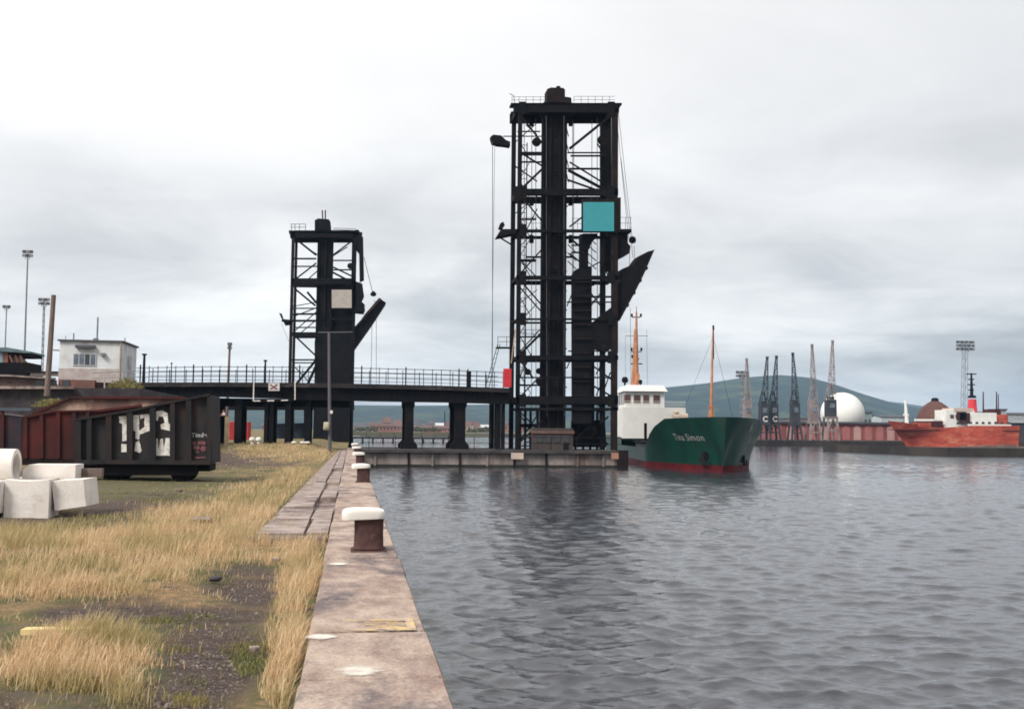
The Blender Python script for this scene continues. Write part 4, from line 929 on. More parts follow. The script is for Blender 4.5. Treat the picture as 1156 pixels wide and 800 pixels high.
DI = [((587,129),(613,163),1.6,0),((600,130),(613,142),1.1,.9),((590,212),(613,190),2.6,0),((587,172),(613,188),1.6,0),((587,178),(613,196),1.2,.9),
      ((643,168),(694,127),3.0,0),((643,183),(690,212),1.5,0),((643,190),(686,213),3.2,.2),((643,200),(680,213),2,.3),
      ((588,221),(613,251),1.4,0),((613,228),(598,258),1.2,.9),((643,256),(660,243),1.8,0),((643,268),(660,283),1.6,0),((643,286),(660,300),1.4,0),
      ((587,309),(613,280),1.6,0),((590,284),(613,308),1,.9),((587,316),(613,346),1.5,0),((585,322),(613,354),1.2,0),((586,401),(613,374),2.6,0),((586,400),(613,370),1.2,.5),
      ((587,406),(602,427),2,0),((604,397),(590,424),1.2,.5),((588,447),(608,426),1.4,0),((587,465),(613,490),1.3,0),((660,326),(692,312),1.6,0),((660,350),(692,325),1.5,.9),
      ((590,340),(613,322),1,.9),((590,275),(613,250),1,.9),((590,362),(613,338),1,.9),((643,230),(660,213),1.2,.9),((587,499),(613,474),1.5,0),((650,470),(692,502),2,.5),((650,502),(692,470),2,.5),((664,430),(694,447),1.8,.3),((664,406),(694,428),1.5,.3),((612,470),(590,503),1.4,.9),((669,300),(692,288),1.4,0),((588,233),(613,213),1,.9),((588,214),(613,186),.9,.9),((588,150),(613,128),.9,.9)]
for p, q, w_, dep in DI: bm_(p, q, w_, dep, .14, 'brace')
for py in (122, 217, 260, 313, 360, 403, 452):
    for px in (590, 690): pg([(px-4,py-7),(px+4,py-7),(px+4,py+7),(px-4,py+7)], -.015, .05, 'gusset_plate', steel)
for px, dep in ((604,.5),(607,.3),(596,.6),(650,.4),(653,.6),(673,.5),(676,.2),(617,.05),(637,.05)): rp((px,130),(px+random.uniform(-1,1),470), dep, dep, .03)
for px in (603, 648):
    for py in (131, 222, 265): pg([(px-2,py+6),(px-2,py-3),(px+2.5,py-3),(px+2.5,py+6)], .4, .3, 'pulley_block', steel)
for x0, x1, y0, y1 in ((646,656,262,300),(668,679,262,300),(643,647,130,200)):
    for k in range(4):
        ya = y0+(y1-y0)*k/4; yb = y0+(y1-y0)*(k+1)/4; bm_((x0,ya),(x1,yb), .9, .6, .08, 'brace')
# inner ladder frame in the left bay
for px in (592.5, 599.5):
    m = MB(); a = P(px, 300, 88); zt = P(px, 152, 88).z; m.box((a.x-.04, 88+2.6, QZ), (a.x+.04, 88+2.7, zt)); m.build('ladder_stile', steel, T1.o)
m = MB(); a = P(592.5,300,88); b = P(599.5,300,88); z = QZ+.3
m.box((a.x-.03, 90.62, QZ), (a.x+.03, 90.68, P(592,154,88).z)); ld = m.build('ladder', steel, T1.o)
while z < P(592,154,88).z: m = MB(); m.box((a.x+.03, 90.62, z), (b.x, 90.68, z+.04)); m.build('rung', steel, ld); z += .75
# secondary lattice in the left bay behind
for i in range(15):
    y0 = 150+i*22.5; s_ = i % 2
    bm_((605 if s_ else 592, y0), (592 if s_ else 605, y0+22), .8, .85, .08, 'brace')
# right bay: inner columns, counterweight mass, machinery
m = MB(); pg([(658,262),(667,262),(667,470),(658,470)], .3, .7, 'inner_column', steel)
pg([(646.5,310),(649,305),(656,301),(668,300),(668,478),(647,478)], .05, .5, 'counterweight', steel)
for yy in range(318, 478, 16): bm_((646.5,yy),(668,yy), 1.2, 0, .12, 'weight_band', steelr)
pg([(679,262),(683.5,262),(683.5,478),(679,478)], .1, .3, 'inner_column', steel)
pg([(660,262),(676,262),(676,266),(670,272),(667,280),(660,280)], .2, .6, 'bracket_plate', steel)
pg([(668,366),(676,358),(684,352),(692,346),(693,392),(684,398),(675,394),(668,396)], .05, .7, 'winch_gear', steel)
pg([(669.5,395),(674,395),(674,478),(669.5,478)], .3, .3, 'inner_column', steel)
for p_, q_ in (((674,470),(684,452)),((674,452),(684,470)),((674,446),(683,425)),((674,422),(683,404)),((668,345),(679,330)),((668,330),(679,345)),((683,440),(690,420)),((683,300),(690,318)),((646,500),(668,480)),((641,415),(647,400)),((641,345),(647,330))): bm_(p_, q_, 1.1, .1, .12, 'brace')
# boom
boom = [(738.5,281.5),(733,283),(722,288.5),(715,298),(704,302.5),(702,308),(704,313),(697.5,322),(697,350),(693,372),(699,361),(708,344),(717,327),(726,309),(733,295)]
pg(boom, .12, 1.5, 'tipping_chute', steel)
pg([(740,281),(738.5,281.5),(726,309),(717,327),(708,344),(699,361),(700.5,361.5),(709.5,344.8),(718.5,328),(727.5,310)], .08, 1.7, 'chute_rim', steelr)
for x, y in ((730.5,300),(723.5,314),(716.5,328),(709,342)): pg([(x,y),(x+2.6,y+1),(x+1.8,y+3.6),(x-1,y+2.6)], .1, 1.6, 'chute_rib', steel)
pg([(692,262),(698,262),(698,398),(692,398)], .02, .25, 'leg_plate', steel)
# turquoise panel with frame
fr = pg([(656,263),(656,225.5),(696,225.5),(696,263)], -.06, .12, 'panel_frame', steelr)
m = MB(); m.slab([P(x,y,87.68) for x,y in ((658.3,261),(658.3,228.2),(693.2,228.2),(693.2,261))], (0,.02,0)); m.build('panel', teal, T1.o)
pg([(694,224),(700.5,223),(700.5,262),(694,262)], -.03, 1.0, 'panel_post', steelr)
# operator cab and hook on right
pg([(697,262),(707,260),(710,265),(710,274),(713,277),(712,285),(706,288),(698,290)], .1, 2.2, 'operator_cab', steel)
m = MB(); m.smooth = True; c = P(714, 271, 89); m.lathe((c.x, c.y, c.z-.3), [(.08,0),(.28,.1),(.33,.32),(.26,.52),(.1,.62)], 12); m.build('hook_block', steel, T1.o)
rp((698,118),(712,268), .3, .2); rp((701,122),(716,268), .3, .2); rp((703,176),(717,290), .2, .2); rp((713,276),(714,303), .2, .3); rp((718,276),(720,290), .2,.3)
# left pulley arm and hanging rope
pg([(554,154),(557,152),(566,153),(571,158),(576,160),(576,165),(571,164),(562,163),(556,161)], 0, .8, 'pulley_arm', steel)
wh(563, 158, 5, .1, 'pulley_wheel'); bm_((568,154),(612,154), 1, 0, .1)
rp((556,160),(556,445), 0, 0, .028); rp((558.5,163),(556,500), 0, .4, .018)
pg([(563,258),(565,252),(568,250),(570,254),(567,259)], 0, .5, 'lamp', steel)
# small side platform, stair and red box
m = MB(); a = P(562,391,88); b = P(582,391,88); m.box((a.x, 88.2, a.z-.06), (b.x, 89.6, a.z)); m.build('side_platform', steel, T1.o)
m = MB()
for y in (380, 385.5): m.tube(P(562,y,88.2), P(584,y,88.2), .022, n=5)
for x in (562, 572): m.tube(P(x,391,88.2), P(x,380,88.2), .022, n=5)
m.build('handrail', steel, T1.o)
m = MB(); 
for dx in (0, 4): m.frame(P(548+dx,437,88.1), P(562+dx*.6,388,88.1), .05, .05)
for i in range(9): t_ = i/9; m.frame(P(548+14*t_,437-49*t_,88.1), P(552+12.4*t_,437-49*t_,88.1), .035, .05)
m.build('stair_ladder', steel, T1.o)
m = MB(); m.box(tuple(P(568.5,437,87.5)), (P(577.5,437,87.5).x, 87.8, P(577.5,416,87.5).z), .03); tag(m.build('lifebuoy_box', redbox), 'bright red box mounted at the left leg of the near tower, at viaduct level', 'box')
bm_((581.5,372),(577,410), 1.2, -.02, .05, 'warning_stripe', mat('tan_stripe', (.5,.32,.2)))
# base level clutter
pg([(590,478),(612,478),(612,482),(590,482)], .5, 2, 'base_platform', steel)
for px in (592, 598, 604, 612, 655, 664, 672, 680): full(px, 463, 2.6, .5, 'strut')
pg([(650,474),(688,474),(690,505),(650,505)], .5, .4, 'machinery_housing', steel)
for r_, (cx, cy) in ((7.5,(640,492)),(6,(672,486))):
    wh(cx, cy, r_, .35, 'gear_wheel')
for i in range(5): bm_((588+i*4, 503-i*4.5), (597+i*4, 503-i*4.5), 1.2, -.05, .8, 'step')
for px, py in ((598,419),(611,418),(611,430)): wh(px, py, 3.6, .3, 'sheave')
# hut
YU = 86.6
hu = thing('winch_hut', 'small brown timber hut with low roof at the foot of the near tower', 'hut', (P(624,505,YU).x, YU, QZ))
a, b = P(602, 480, YU), P(647, 480, YU)
m = MB(); m.box((a.x, YU, QZ), (b.x, YU+1.3, P(624,483,YU).z)); m.build('wall', mat('hut_boards', (.085,.065,.06), (.05,.042,.042), 2, .9, stretch=(6,6,.5)), hu)
m = MB(); m.slab([(a.x-.1,YU-.1,P(0,483.5,YU).z),(b.x+.1,YU-.1,P(0,483.5,YU).z),(b.x+.1,YU-.1,P(0,480.5,YU).z),(a.x-.1,YU-.1,P(0,480.5,YU).z)], (0,1.5,.15)); m.build('roof', mat('hut_roof', (.17,.10,.085)), hu)
for i in range(4):
    x0 = P(606+i*10, 490, YU).x; m = MB(); m.box((x0, YU-.04, P(0,494,YU).z), (x0+.5, YU-.002, P(0,486,YU).z)); m.build('window', glassd, hu)
m = MB(); m.box((P(636,490,YU).x, YU-.03, QZ+.02), (P(642,490,YU).x, YU-.002, P(0,495,YU).z)); m.build('door', steelr, hu)

# far tower ----------------------------------------------------
Y2 = 140.0
T2 = tower(Y2, 4.6, 1.2, [(330,0)], 'smaller looking black steel hoist tower with cream panel, farther back beyond the viaduct', None)
v, bm_, pg, wh, sd_, rp = T2.vert, T2.beam, T2.poly, T2.wheel, T2.side, T2.rope
def full2(px, y0, w_, dep, name='leg', mt=steel, dd=None):
    m = MB(); a = P(px, 370, Y2); zt = P(px, y0, Y2).z; Y = Y2+dep*4.6; ww = w_*T2.K
    m.box((a.x-ww/2, Y, 1.2), (a.x+ww/2, Y+(dd or ww), zt)); return m.build(name, mt, T2.o)
full2(328.5, 262, 3.4, 0, mt=steelr); full2(399, 262, 3.6, 0); full2(408.3, 268, 4.5, .2) if False else None
full2(330, 262, 3.0, 1); full2(397, 262, 3.4, 1)
full2(365, 258, 17.5, .2, 'lift_shaft', steel, 3)
for px in (357.5, 365.5, 373): full2(px, 259, 1.6, .15, 'guide_rail', steelr if px == 365.5 else steel, .2)
pg([(327.5,268),(327,262),(334,260),(404,260),(404,268)], 0, .4, 'girder'); pg([(327.5,267),(327,260),(404,260),(404,267)], .95, .4, 'girder')
pg([(326,262),(326,260),(409,262),(409,264.5)], 0, 1.5, 'top_platform'); pg([(326,262),(326,260),(404,262),(404,264.5)], .8, 1.5, 'top_platform')
pg([(355,261),(355,247),(359,245),(371,246),(373,249),(374,261)], .2, 3, 'cap_house'); bm_((364,247),(363.5,235), 1.5, .3, .2, 'vent_pipe', rust); bm_((367,247),(367,235), 1.5, .3, .2, 'vent_pipe', rust)
pg([(404,262),(410,268),(411,316),(406,318),(405.5,286),(401,280)], .0, .8, 'side_frame'); wh(403, 261, 3.2, .2); wh(395.5, 299, 3.4, .2)
pg([(397,316),(409,320),(411,334),(408,340),(412,344),(411,353),(398,352)], 0, 2, 'operator_cab')
pg([(329,320),(329,314),(400,314),(400,321)], 0, .35, 'girder'); pg([(329,319),(329,313),(400,313),(400,320)], .95, .35, 'girder')
for (y, w_, x0, x1, dep) in ((292,1.6,330,357,0),(295,1.2,330,357,1),(294,1.2,373,398,0),(348,1.2,329,357,0),(350,1.2,329,357,1),(354,1,329,357,.2),(362,2.2,318,357,0),(366,1.2,329,357,1),(377,4.2,329,357,0),(377,3,329,357,1),(406,1.6,327,357,0),(407,1.3,328,357,1),(350,4,397,412,0),(299,1.3,373,398,1),(360,2,372,400,0)):
    bm_((x0,y),(x1,y), w_, min(dep,.95), .3)
for p, q, w_, dep in (((338,273),(357,288),2,0),((344,273),(357,281),1.2,1),((335,314),(357,297),1.5,0),((337,318),(357,300),1,1),((373,290),(396,273),1.4,0),((373,284),(392,272),1,1),((373,300),(398,312),1.6,0),((373,306),(396,318),2,0),((333,326),(356,345),2,0),((346,327),(357,340),2.4,.5),((330,376),(357,352),1,0),((333,376),(357,356),1,1),((334,380),(357,402),1.8,0),((357,345),(333,354),1,.5),((330,345),(357,340),.8,.2),((329,440),(357,406),2.6,0),((345,436),(357,410),3,.5),((374,345),(398,330),1.2,1),((331,412),(357,440),1.2,1)):
    bm_(p, q, w_, dep, .2, 'brace')
pg([(372,318),(376,314),(400,313),(400,352),(398,440),(372,440)], .3, 2.5, 'counterweight')
pg([(355,385),(358,370),(372,368),(372,500),(355,500)], .1, 3, 'machinery_housing')
pg([(371,372),(400,378),(398,400),(397,505),(371,505)], .15, 3, 'machinery_housing')
pg([(357,452),(397,452),(397,505),(352,505)], 0, 5, 'base_housing')
pg([(428,335.5),(436,341),(421,364),(404,388),(397,398),(394,372),(399,372),(412,354)], .12, 3.4, 'tipping_chute', steel)
bm_((430,336.5),(399,371), 1.2, .08, .4, 'chute_rim', rust)
m = MB(); m.slab([P(x,y,Y2-.45) for x,y in ((374.5,347.5),(374.5,327),(397,327),(397,347.5))], (0,.05,0)); m.build('panel', cream, T2.o)
m = MB(); m.slab([P(x,y,Y2-.38) for x,y in ((373.5,349),(373.5,326),(398,326),(398,349))], (0,.3,0)); m.build('panel_frame', steel, T2.o)
pg([(315,353),(318,354),(320,360),(329,361),(329,366),(322,367),(317,358)], 0, .8, 'pulley_arm'); rp((318,366),(326,385), 0, 0)
rp((411,289),(421,330), .2, .2, .04); m = MB(); m.smooth = True; c = P(421.5, 332, Y2+1); m.lathe((c.x, c.y, c.z-.3), [(.1,0),(.35,.1),(.4,.4),(.12,.7)], 10); m.build('hook_block', steel, T2.o)
rp((423,338),(424,352), .2, .2, .04); rp((420,362),(419,440), .2, .2, .03); rp((425,360),(425,440), .2, .2, .03)
m = MB()
for q in (7, 3.5): m.tube(P(328,260-q,Y2), P(345,260-q,Y2), .035, n=5); m.tube(P(376,261-q*.5,Y2), P(402,262-q*.5,Y2), .035, n=5)
for px in (329, 333, 338, 345): m.tube(P(px,261,Y2), P(px,253,Y2), .035, n=5)
m.build('handrail', steel, T2.o)
# rear trestle joining far tower
rt = thing('rear_trestle', 'second dark trestle bridge behind the viaduct, joined to the far tower', 'bridge', (P(320,500,Y2).x, Y2, 1.5))
slabpx(MB(), [(150,462),(150,452),(400,452),(400,462)], Y2+1, 5).build('deck', steel, rt)
for px in (275, 306, 330, 345): slabpx(MB(), [(px-2,500),(px-2,460),(px+2,460),(px+2,500)], Y2+1.2, .6).build('column', steel, rt)
slabpx(MB(), [(312,500),(312,478),(350,477),(352,500)], Y2+3, 2).build('machinery_house', mat('dark_blue_house', (.05,.06,.085)), rt)

# ------------------------------------------------------------------ ships
def loft(stations, mt_fn, name, parent, A, D, Pp):
    """stations: list of (s, [(half breadth, z)...]); both sides; A = stem point, D = aft unit vector, Pp = port unit vector"""
    m = MB(); m.smooth = True; n = len(stations[0][1]); vs = []
    for sgn in (-1, 1):
        for (s_off, pr) in stations:
            for (hb, z, ds) in pr: p = A+D*(s_off+ds)+Pp*(sgn*hb); vs.append((p.x, p.y, z))
    ns = len(stations); fs = []
    for k in range(2):
        o = k*ns*n
        for i in range(ns-1):
            for j in range(n-1): fs.append((o+i*n+j, o+i*n+j+1, o+(i+1)*n+j+1, o+(i+1)*n+j))
    for j in range(n-1):                                    # transom
        a, b = (ns-1)*n, ns*n+(ns-1)*n; fs.append((a+j, a+j+1, b+j+1, b+j))
    m.add(vs, fs); return m
A = P(820, 485, 76.0); A.z = 0; Dv = Vector((.14,.99,0)).normalized(); Pv = Vector((Dv.y, -Dv.x, 0))
gs = thing('cargo_ship', 'green hulled coaster moored bow on beyond the near tower, white wheelhouse aft', 'ship', A+Dv*22)
HB = 4.55
def top_z(s): 
    if s <= 5.4: return 4.15-.02*s
    if s <= 11.5: return 4.04-(s-5.4)/6.1*2.4
    if s <= 29: return 1.64
    return 2.45 if s > 29.6 else 1.62+(s-29)/.6*.83
def hb_top(s): return HB*min(1, (max(s,0)/7.5))**.55 if s < 7.5 else HB
def hb_wl(s): q = max(0, s-1.3)/10.5; return HB*min(1, q)**.7*.97
def hull_pt(s, f):
    """f: 0 at waterline .. 1 at top"""
    hb = hb_wl(s)*(1-f)+hb_top(s)*f if f < 1 else hb_top(s)
    fl = f**1.4; hb = hb_wl(s)*(1-fl)+hb_top(s)*fl
    return hb, top_z(s)*f
SS = [0,.25,.6,1.0,1.5,2.1,2.8,3.6,4.6,5.38,5.42,6.2,7,8.5,10,11,11.5,12,13.5,18,24,29,29.6,36,43,46]
def grid(f0, f1, nf=7, rake=True):
    st = []
    for s in SS:
        pr = []
        for i in range(nf):
            f = f0+(f1-f0)*i/(nf-1); z = f*top_z(s) if f > 0 else f*3
            fc = max(f, 0); hb, _ = hull_pt(s, fc)
            ds = 1.3*(1-fc)*max(0, 1-s/3.0) if True else 0
            hb2 = hb if s > 0 else 0
            pr.append((max(hb2, .0), z, ds))
        st.append((s, pr))
    return st
stn = grid(-.3, .999, 12)
# split at boot-top height .55 m
def clampz(st, lo, hi):
    out = []
    for s, pr in st:
        zs = [p[1] for p in pr]; q = []
        for k in range(10):
            z = lo+(min(hi, top_z(s))-lo)*k/9
            hb = float(np.interp(z, zs, [p[0] for p in pr])); ds = float(np.interp(z, zs, [p[2] for p in pr])); q.append((hb, z, ds))
        out.append((s, q))
    return out
BT = .50
loft(clampz(stn, BT, 9), None, '', gs, A, Dv, Pv).build('hull', hullg, gs)
loft(clampz(stn, -.8, BT), None, '', gs, A, Dv, Pv).build('boot_top', hullr, gs)
def deckpoly(s0, s1, z, shrink, name, mt, n=14, th=.1):
    pts = []
    ss = [s0+(s1-s0)*i/(n-1) for i in range(n)]
    for s in ss: p = A+Dv*s-Pv*max(0, hb_top(s)-shrink); pts.append((p.x, p.y, z))
    for s in ss[::-1]: p = A+Dv*s+Pv*max(0, hb_top(s)-shrink); pts.append((p.x, p.y, z))
    MB().slab(pts, (0,0,-th)).build(name, mt, gs)
deckpoly(1.6, 5.6, 3.1, .75, 'forecastle_deck', steelr); deckpoly(12, 29.5, 1.15, .4, 'main_deck', steelr); deckpoly(29.5, 45.8, 2.3, .1, 'poop_deck', steelr)
def sbox(s0, s1, p0, p1, z0, z1, name, mt, bev=.0, taper=0):
    m = MB(); c = []
    for s, p in ((s0,p0),(s1,p0),(s1,p1),(s0,p1)): q = A+Dv*s+Pv*p; c.append((q.x, q.y))
    m.slab([(x, y, z0) for x, y in c], (0,0,z1-z0)); return m.build(name, mt, gs)
sbox(12.5, 28.5, -3.2, 3.2, 1.2, 1.95, 'hatch_coaming', mat('hatch_grey', (.10,.11,.12)))
sbox(12.4, 28.6, -3.4, 3.4, 1.95, 2.1, 'hatch_cover', steelr)
# superstructure (front face at s=31)
s0_ = 31.0
def zat(py, s): return P(740, py, (A+Dv*s).y).z
zsh, zwh, zro = zat(459.5, s0_), zat(441.5, s0_), zat(434.5, s0_)
def shipx(px, s):    # port offset that shows at px for a given station
    Yc = (A+Dv*s).y; x = P(px, 470, Yc).x; return (x-(A+Dv*s).x)/Pv.x
pL, pR = -4.1, shipx(773, s0_); 
sbox(s0_, 43, -4.2, min(pR, 4.4), 2.3, zsh, 'accommodation', shipw)
wL, wR = -3.9, shipx(750, s0_+.3)
wh0 = sbox(s0_+.3, 38, wL, wR, zsh, zwh, 'wheelhouse', shipw)
m = MB(); c = []
for s, p, z in ((s0_-.1,wL-.25,zwh),(38.3,wL-.25,zwh),(38.3,wR+.3,zwh),(s0_-.1,wR+.3,zwh)): q = A+Dv*s+Pv*p; c.append((q.x,q.y,z))
c2_ = []
for s, p, z in ((s0_+.4,wL+.1,zro),(37.8,wL+.1,zro),(37.8,wR-.1,zro),(s0_+.4,wR-.1,zro)): q = A+Dv*s+Pv*p; c2_.append((q.x,q.y,z))
m.add(c+c2_, [(0,3,2,1),(4,5,6,7),(0,1,5,4),(1,2,6,5),(2,3,7,6),(3,0,4,7)]); m.build('wheelhouse_roof', shipw, gs)
for px0, px1 in ((706.2,713),(716.8,723.8),(727,733.3),(738,745)):
    a = shipx(px0, s0_+.3); b = shipx(px1, s0_+.3)
    fr_ = sbox(s0_+.26, s0_+.299, a-.06, b+.06, zat(454.5,s0_)-.06, zat(445.8,s0_)+.06, 'window', mat('window_trim', (.62,.55,.52)) if 'window_trim' not in MATS else MATS['window_trim'])
    m = MB(); cc = []
    for s, p in ((s0_+.24,a),(s0_+.258,a),(s0_+.258,b),(s0_+.24,b)): q = A+Dv*s+Pv*p; cc.append((q.x,q.y,zat(454.5,s0_)))
    m.slab(cc, (0,0,zat(445.8,s0_)-zat(454.5,s0_))); m.build('pane', glassb, fr_)
# side windows (starboard)
for k in range(3):
    sbox(s0_+1.2+k*2, s0_+2.4+k*2, wL-.03, wL-.004, zsh+.35, zwh-.3, 'window', glassb)
sbox(24, 24.25, -2.9, -2.65, 1.9, zat(477.5, 24), 'vent_post', steelr)
# lifeboat / drum
m = MB(); m.smooth = True; c = A+Dv*(s0_-.6)+Pv*shipx(767, s0_-.6); c.z = zat(471, s0_); m.tube(c-Pv*.75, c+Pv*.75, .45, n=14); m.lathe((c.x-.4, c.y, c.z+.4), [(.28,0),(.3,.15),(.15,.3)], 12); m.build('liferaft', cream2, gs)
# ship rails
m = MB()
for z in (.35,.7,1.0): 
    a = A+Dv*s0_+Pv*(-4.1); b = A+Dv*s0_+Pv*min(pR,4.4); m.tube((a.x,a.y,zsh+z*.6), (b.x,b.y,zsh+z*.6), .02, n=4)
m.build('rail', shipw, gs)
# main mast
sm = s0_+2.5; Ym = (A+Dv*sm).y
def mp(px, py): return P(px, py, Ym)
m = MB(); m.smooth = True; b_ = mp(717.5, 437); 
for dx in (-3.2, 2.4): m.tube(mp(717.3+dx,437), mp(718+dx*.35,372), .16, .10, 8)
m.tube(mp(717.5,437), mp(718.5,352), .30, .09, 10); m.frame(mp(715,405),mp(721.5,405),.25,.2); m.frame(mp(715,425),mp(721.5,425),.6,.5); m.build('main_mast', orange, gs)
m = MB()
for (x0,x1,y,w_) in ((712,725,410.5,.12),(706,731,379,.045),(713.5,723,358,.10),(712.5,724,397,.08)): m.frame(mp(x0,y), mp(x1,y), w_, .12)
for (x,y) in ((713,396),(724,396),(714,404),(713.3,357.5),(723.5,357.5)): m.frame(mp(x,y), mp(x,y-3.5), .18, .18)
m.tube(mp(718.5,352), mp(718.5,346), .03, n=5); m.tube(mp(712.5,437), mp(711.5,347), .02, n=4); m.tube(mp(731,436), mp(730,372), .015, n=4); m.tube(mp(706,437),mp(706,379),.012,n=4)
m.build('mast_fittings', steelr, gs)
m = MB(); m.smooth = True; c = mp(705.5, 428); m.lathe((c.x,c.y,c.z-.3), [(.08,-.9),(.1,-.1),(.32,0),(.36,.3),(.2,.55)], 12); c = mp(723,429.5); m.lathe((c.x,c.y,c.z-.3), [(.06,-.7),(.06,-.1),(.2,0),(.2,.3),(.1,.4)], 10); m.build('radar_dome', steel, gs)
# foremast
sf = 7.5; Yf_ = (A+Dv*sf).y
m = MB(); m.smooth = True; m.tube(P(802.5,473,Yf_), P(805,368,Yf_), .14, .055, 10)
m.tube(P(799.8,473,Yf_), P(803,452,Yf_), .07, n=8); m.tube(P(805.6,473,Yf_), P(803.4,452,Yf_), .07, n=8); m.frame(P(799.5,459,Yf_),P(805.5,459,Yf_),.14,.2); m.build('foremast', orange, gs)
m = MB(); m.tube(P(805,405,Yf_),P(805.2,367,Yf_),.09,.06,8); m.frame(P(804.5,370,Yf_),P(806,370,Yf_),.35,.2); m.tube(P(805,380,Yf_),P(827,470,Yf_-3),.012,n=4); m.tube(P(805,380,Yf_),P(772,462,Yf_+14),.01,n=4); m.build('mast_stay', steelr, gs)
sbox(3.2, 4.8, shipx(825,4), shipx(838.5,4), 3.1, P(0,467.2,(A+Dv*4).y).z-.02, 'windlass', mat('windlass_cream', (.62,.50,.33)))
sbox(3.3, 3.6, shipx(841,4), shipx(845,4), 3.1, 4.3, 'fairlead', galv)
# lettering wrapped on the bow, both sides
def hull_world(s, z, sgn, off):
    zt = top_z(s); f = min(.999, max(0, z/zt)); hb, _ = hull_pt(s, f)
    ds = 1.3*(1-f)*max(0, 1-s/3.0)
    p = A+Dv*(s+ds)+Pv*(sgn*(hb+off)); return Vector((p.x, p.y, z))
def bow_text(txt, size, s0, z0, sgn, mt, direction):
    vs, fs = text_mesh(txt, size, 0, .0); m = MB(); W = max(v[0] for v in vs)
    # arc-length table along the bow at z0
    tab = [0.0]; sv = [i*.05 for i in range(260)]; pp = [hull_world(s, z0, sgn, 0) for s in sv]
    for a, b in zip(pp[:-1], pp[1:]): tab.append(tab[-1]+(b-a).length)
    base_l = float(np.interp(s0, sv, tab)); out = []
    for x, y, _ in vs:
        l = base_l+direction*(x-W/2); s = float(np.interp(l, tab, sv)); p = hull_world(s, z0+y, sgn, 0); 
        q = hull_world(s+.05, z0+y, sgn, 0)-p; nrm = Vector((q.y, -q.x, 0)).normalized()
        if nrm.dot(Pv*sgn) < 0: nrm = -nrm
        out.append(p+nrm*.03)
    m.add(out, fs); me = m.build('ship_name', mt, gs); return me
lett = mat('lettering_grey_white', (.42,.42,.40), (.32,.32,.30), 4, .7)
import builtins
def s_for_px(px, z, sgn):
    best = min((abs(PX(hull_world(i*.05, z, sgn, 0))[0]-px), i*.05) for i in range(8, 220)); return best[1]
zt_ = P(0, 490.5, 80).z
bow_text('Tina Simon', .74, s_for_px(777.5, zt_, -1), zt_, -1, lett, -1)
bow_text('Tina Simon', .74, s_for_px(849, zt_, 1), zt_-.15, 1, lett, 1)
# anchors in dark recesses
for sgn, px, py in ((-1,796,508),(1,838,513)):
    z = P(0, py, 79).z; s = s_for_px(px, z, sgn); c = hull_world(s, z, sgn, .02)
    m = MB(); m.smooth = True
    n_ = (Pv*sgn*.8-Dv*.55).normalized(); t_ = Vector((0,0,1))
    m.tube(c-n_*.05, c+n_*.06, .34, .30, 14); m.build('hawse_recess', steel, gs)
    m = MB(); x_ = n_.cross(t_).normalized(); m.frame(c+n_*.12+t_*.25, c+n_*.16-t_*.55, .10, .10); m.frame(c+n_*.18-t_*.5-x_*.32, c+n_*.18-t_*.5+x_*.32, .12, .12)
    for q in (-1,1): m.frame(c+n_*.18-t_*.5+x_*.3*q, c+n_*.2-t_*.12+x_*.38*q, .09, .09)
    m.build('anchor', steelr, gs)

# red ship far right ------------------------------------------
q1 = G(850, 502.5, 0); YRS = q1.y-9; K = YRS/FPX
A = P(1002, 490, YRS); A.z = 0; Dv = Vector((1, -.10, 0)).normalized(); Pv = Vector((.10, 1, 0)).normalized()
rs = thing('cargo_ship', 'faded orange red ship with white superstructure and red funnel at the far right quay', 'ship', A+Dv*14)
LEN = (P(1135,490,YRS).x-A.x)/Dv.x
zt1, zt2, zd = P(1010,475,YRS).z, P(1125,481,YRS).z, P(1070,483,YRS).z
HB = 3.6
def top_z(s): 
    u = s/LEN
    return float(np.interp(u, [0,.12,.2,.45,.55,1], [zt1, zt1-.4, zt1-1.3, zd, zt2, zt2+.1]))
def hb_top(s): return HB*min(1, max(s,0)/6)**.6*(1 if s < LEN-3 else .85)
def hb_wl(s): return HB*min(1, max(0,s-4)/10)**.8*(1 if s < LEN-5 else .6)
SS = [0,.4,1,2,3,4.2,5.5,7,9,12,LEN*.5,LEN*.6,LEN*.8,LEN-3,LEN-1,LEN]
def grid2():
    st = []
    for s in SS:
        pr = []
        for i in range(9):
            f = i/8; fl = f**1.3; hb = hb_wl(s)*(1-fl)+hb_top(s)*fl; pr.append((hb if s > 0 else 0, f*top_z(s), 4.6*(1-f)*max(0, 1-s/7)))
        st.append((s, pr))
    return st
loft(grid2(), None, '', rs, A, Dv, Pv).build('hull', rsorg, rs)
pts = [A+Dv*s-Pv*hb_top(s)*.96 for s in SS[1:]]+[A+Dv*s+Pv*hb_top(s)*.96 for s in SS[:0:-1]]
MB().slab([(p.x,p.y,zd-.4) for p in pts], (0,0,-.2)).build('deck', rustred, rs)
def rpx(x0, y0, x1, y1, p0, p1, name, mt):
    a = P(x0, y1, YRS); b = P(x1, y0, YRS); return MB().slab([(a.x,YRS+p0,a.z),(b.x,YRS+p0,a.z),(b.x,YRS+p0,b.z),(a.x,YRS+p0,b.z)], (0,p1-p0,0)).build(name, mt, rs)
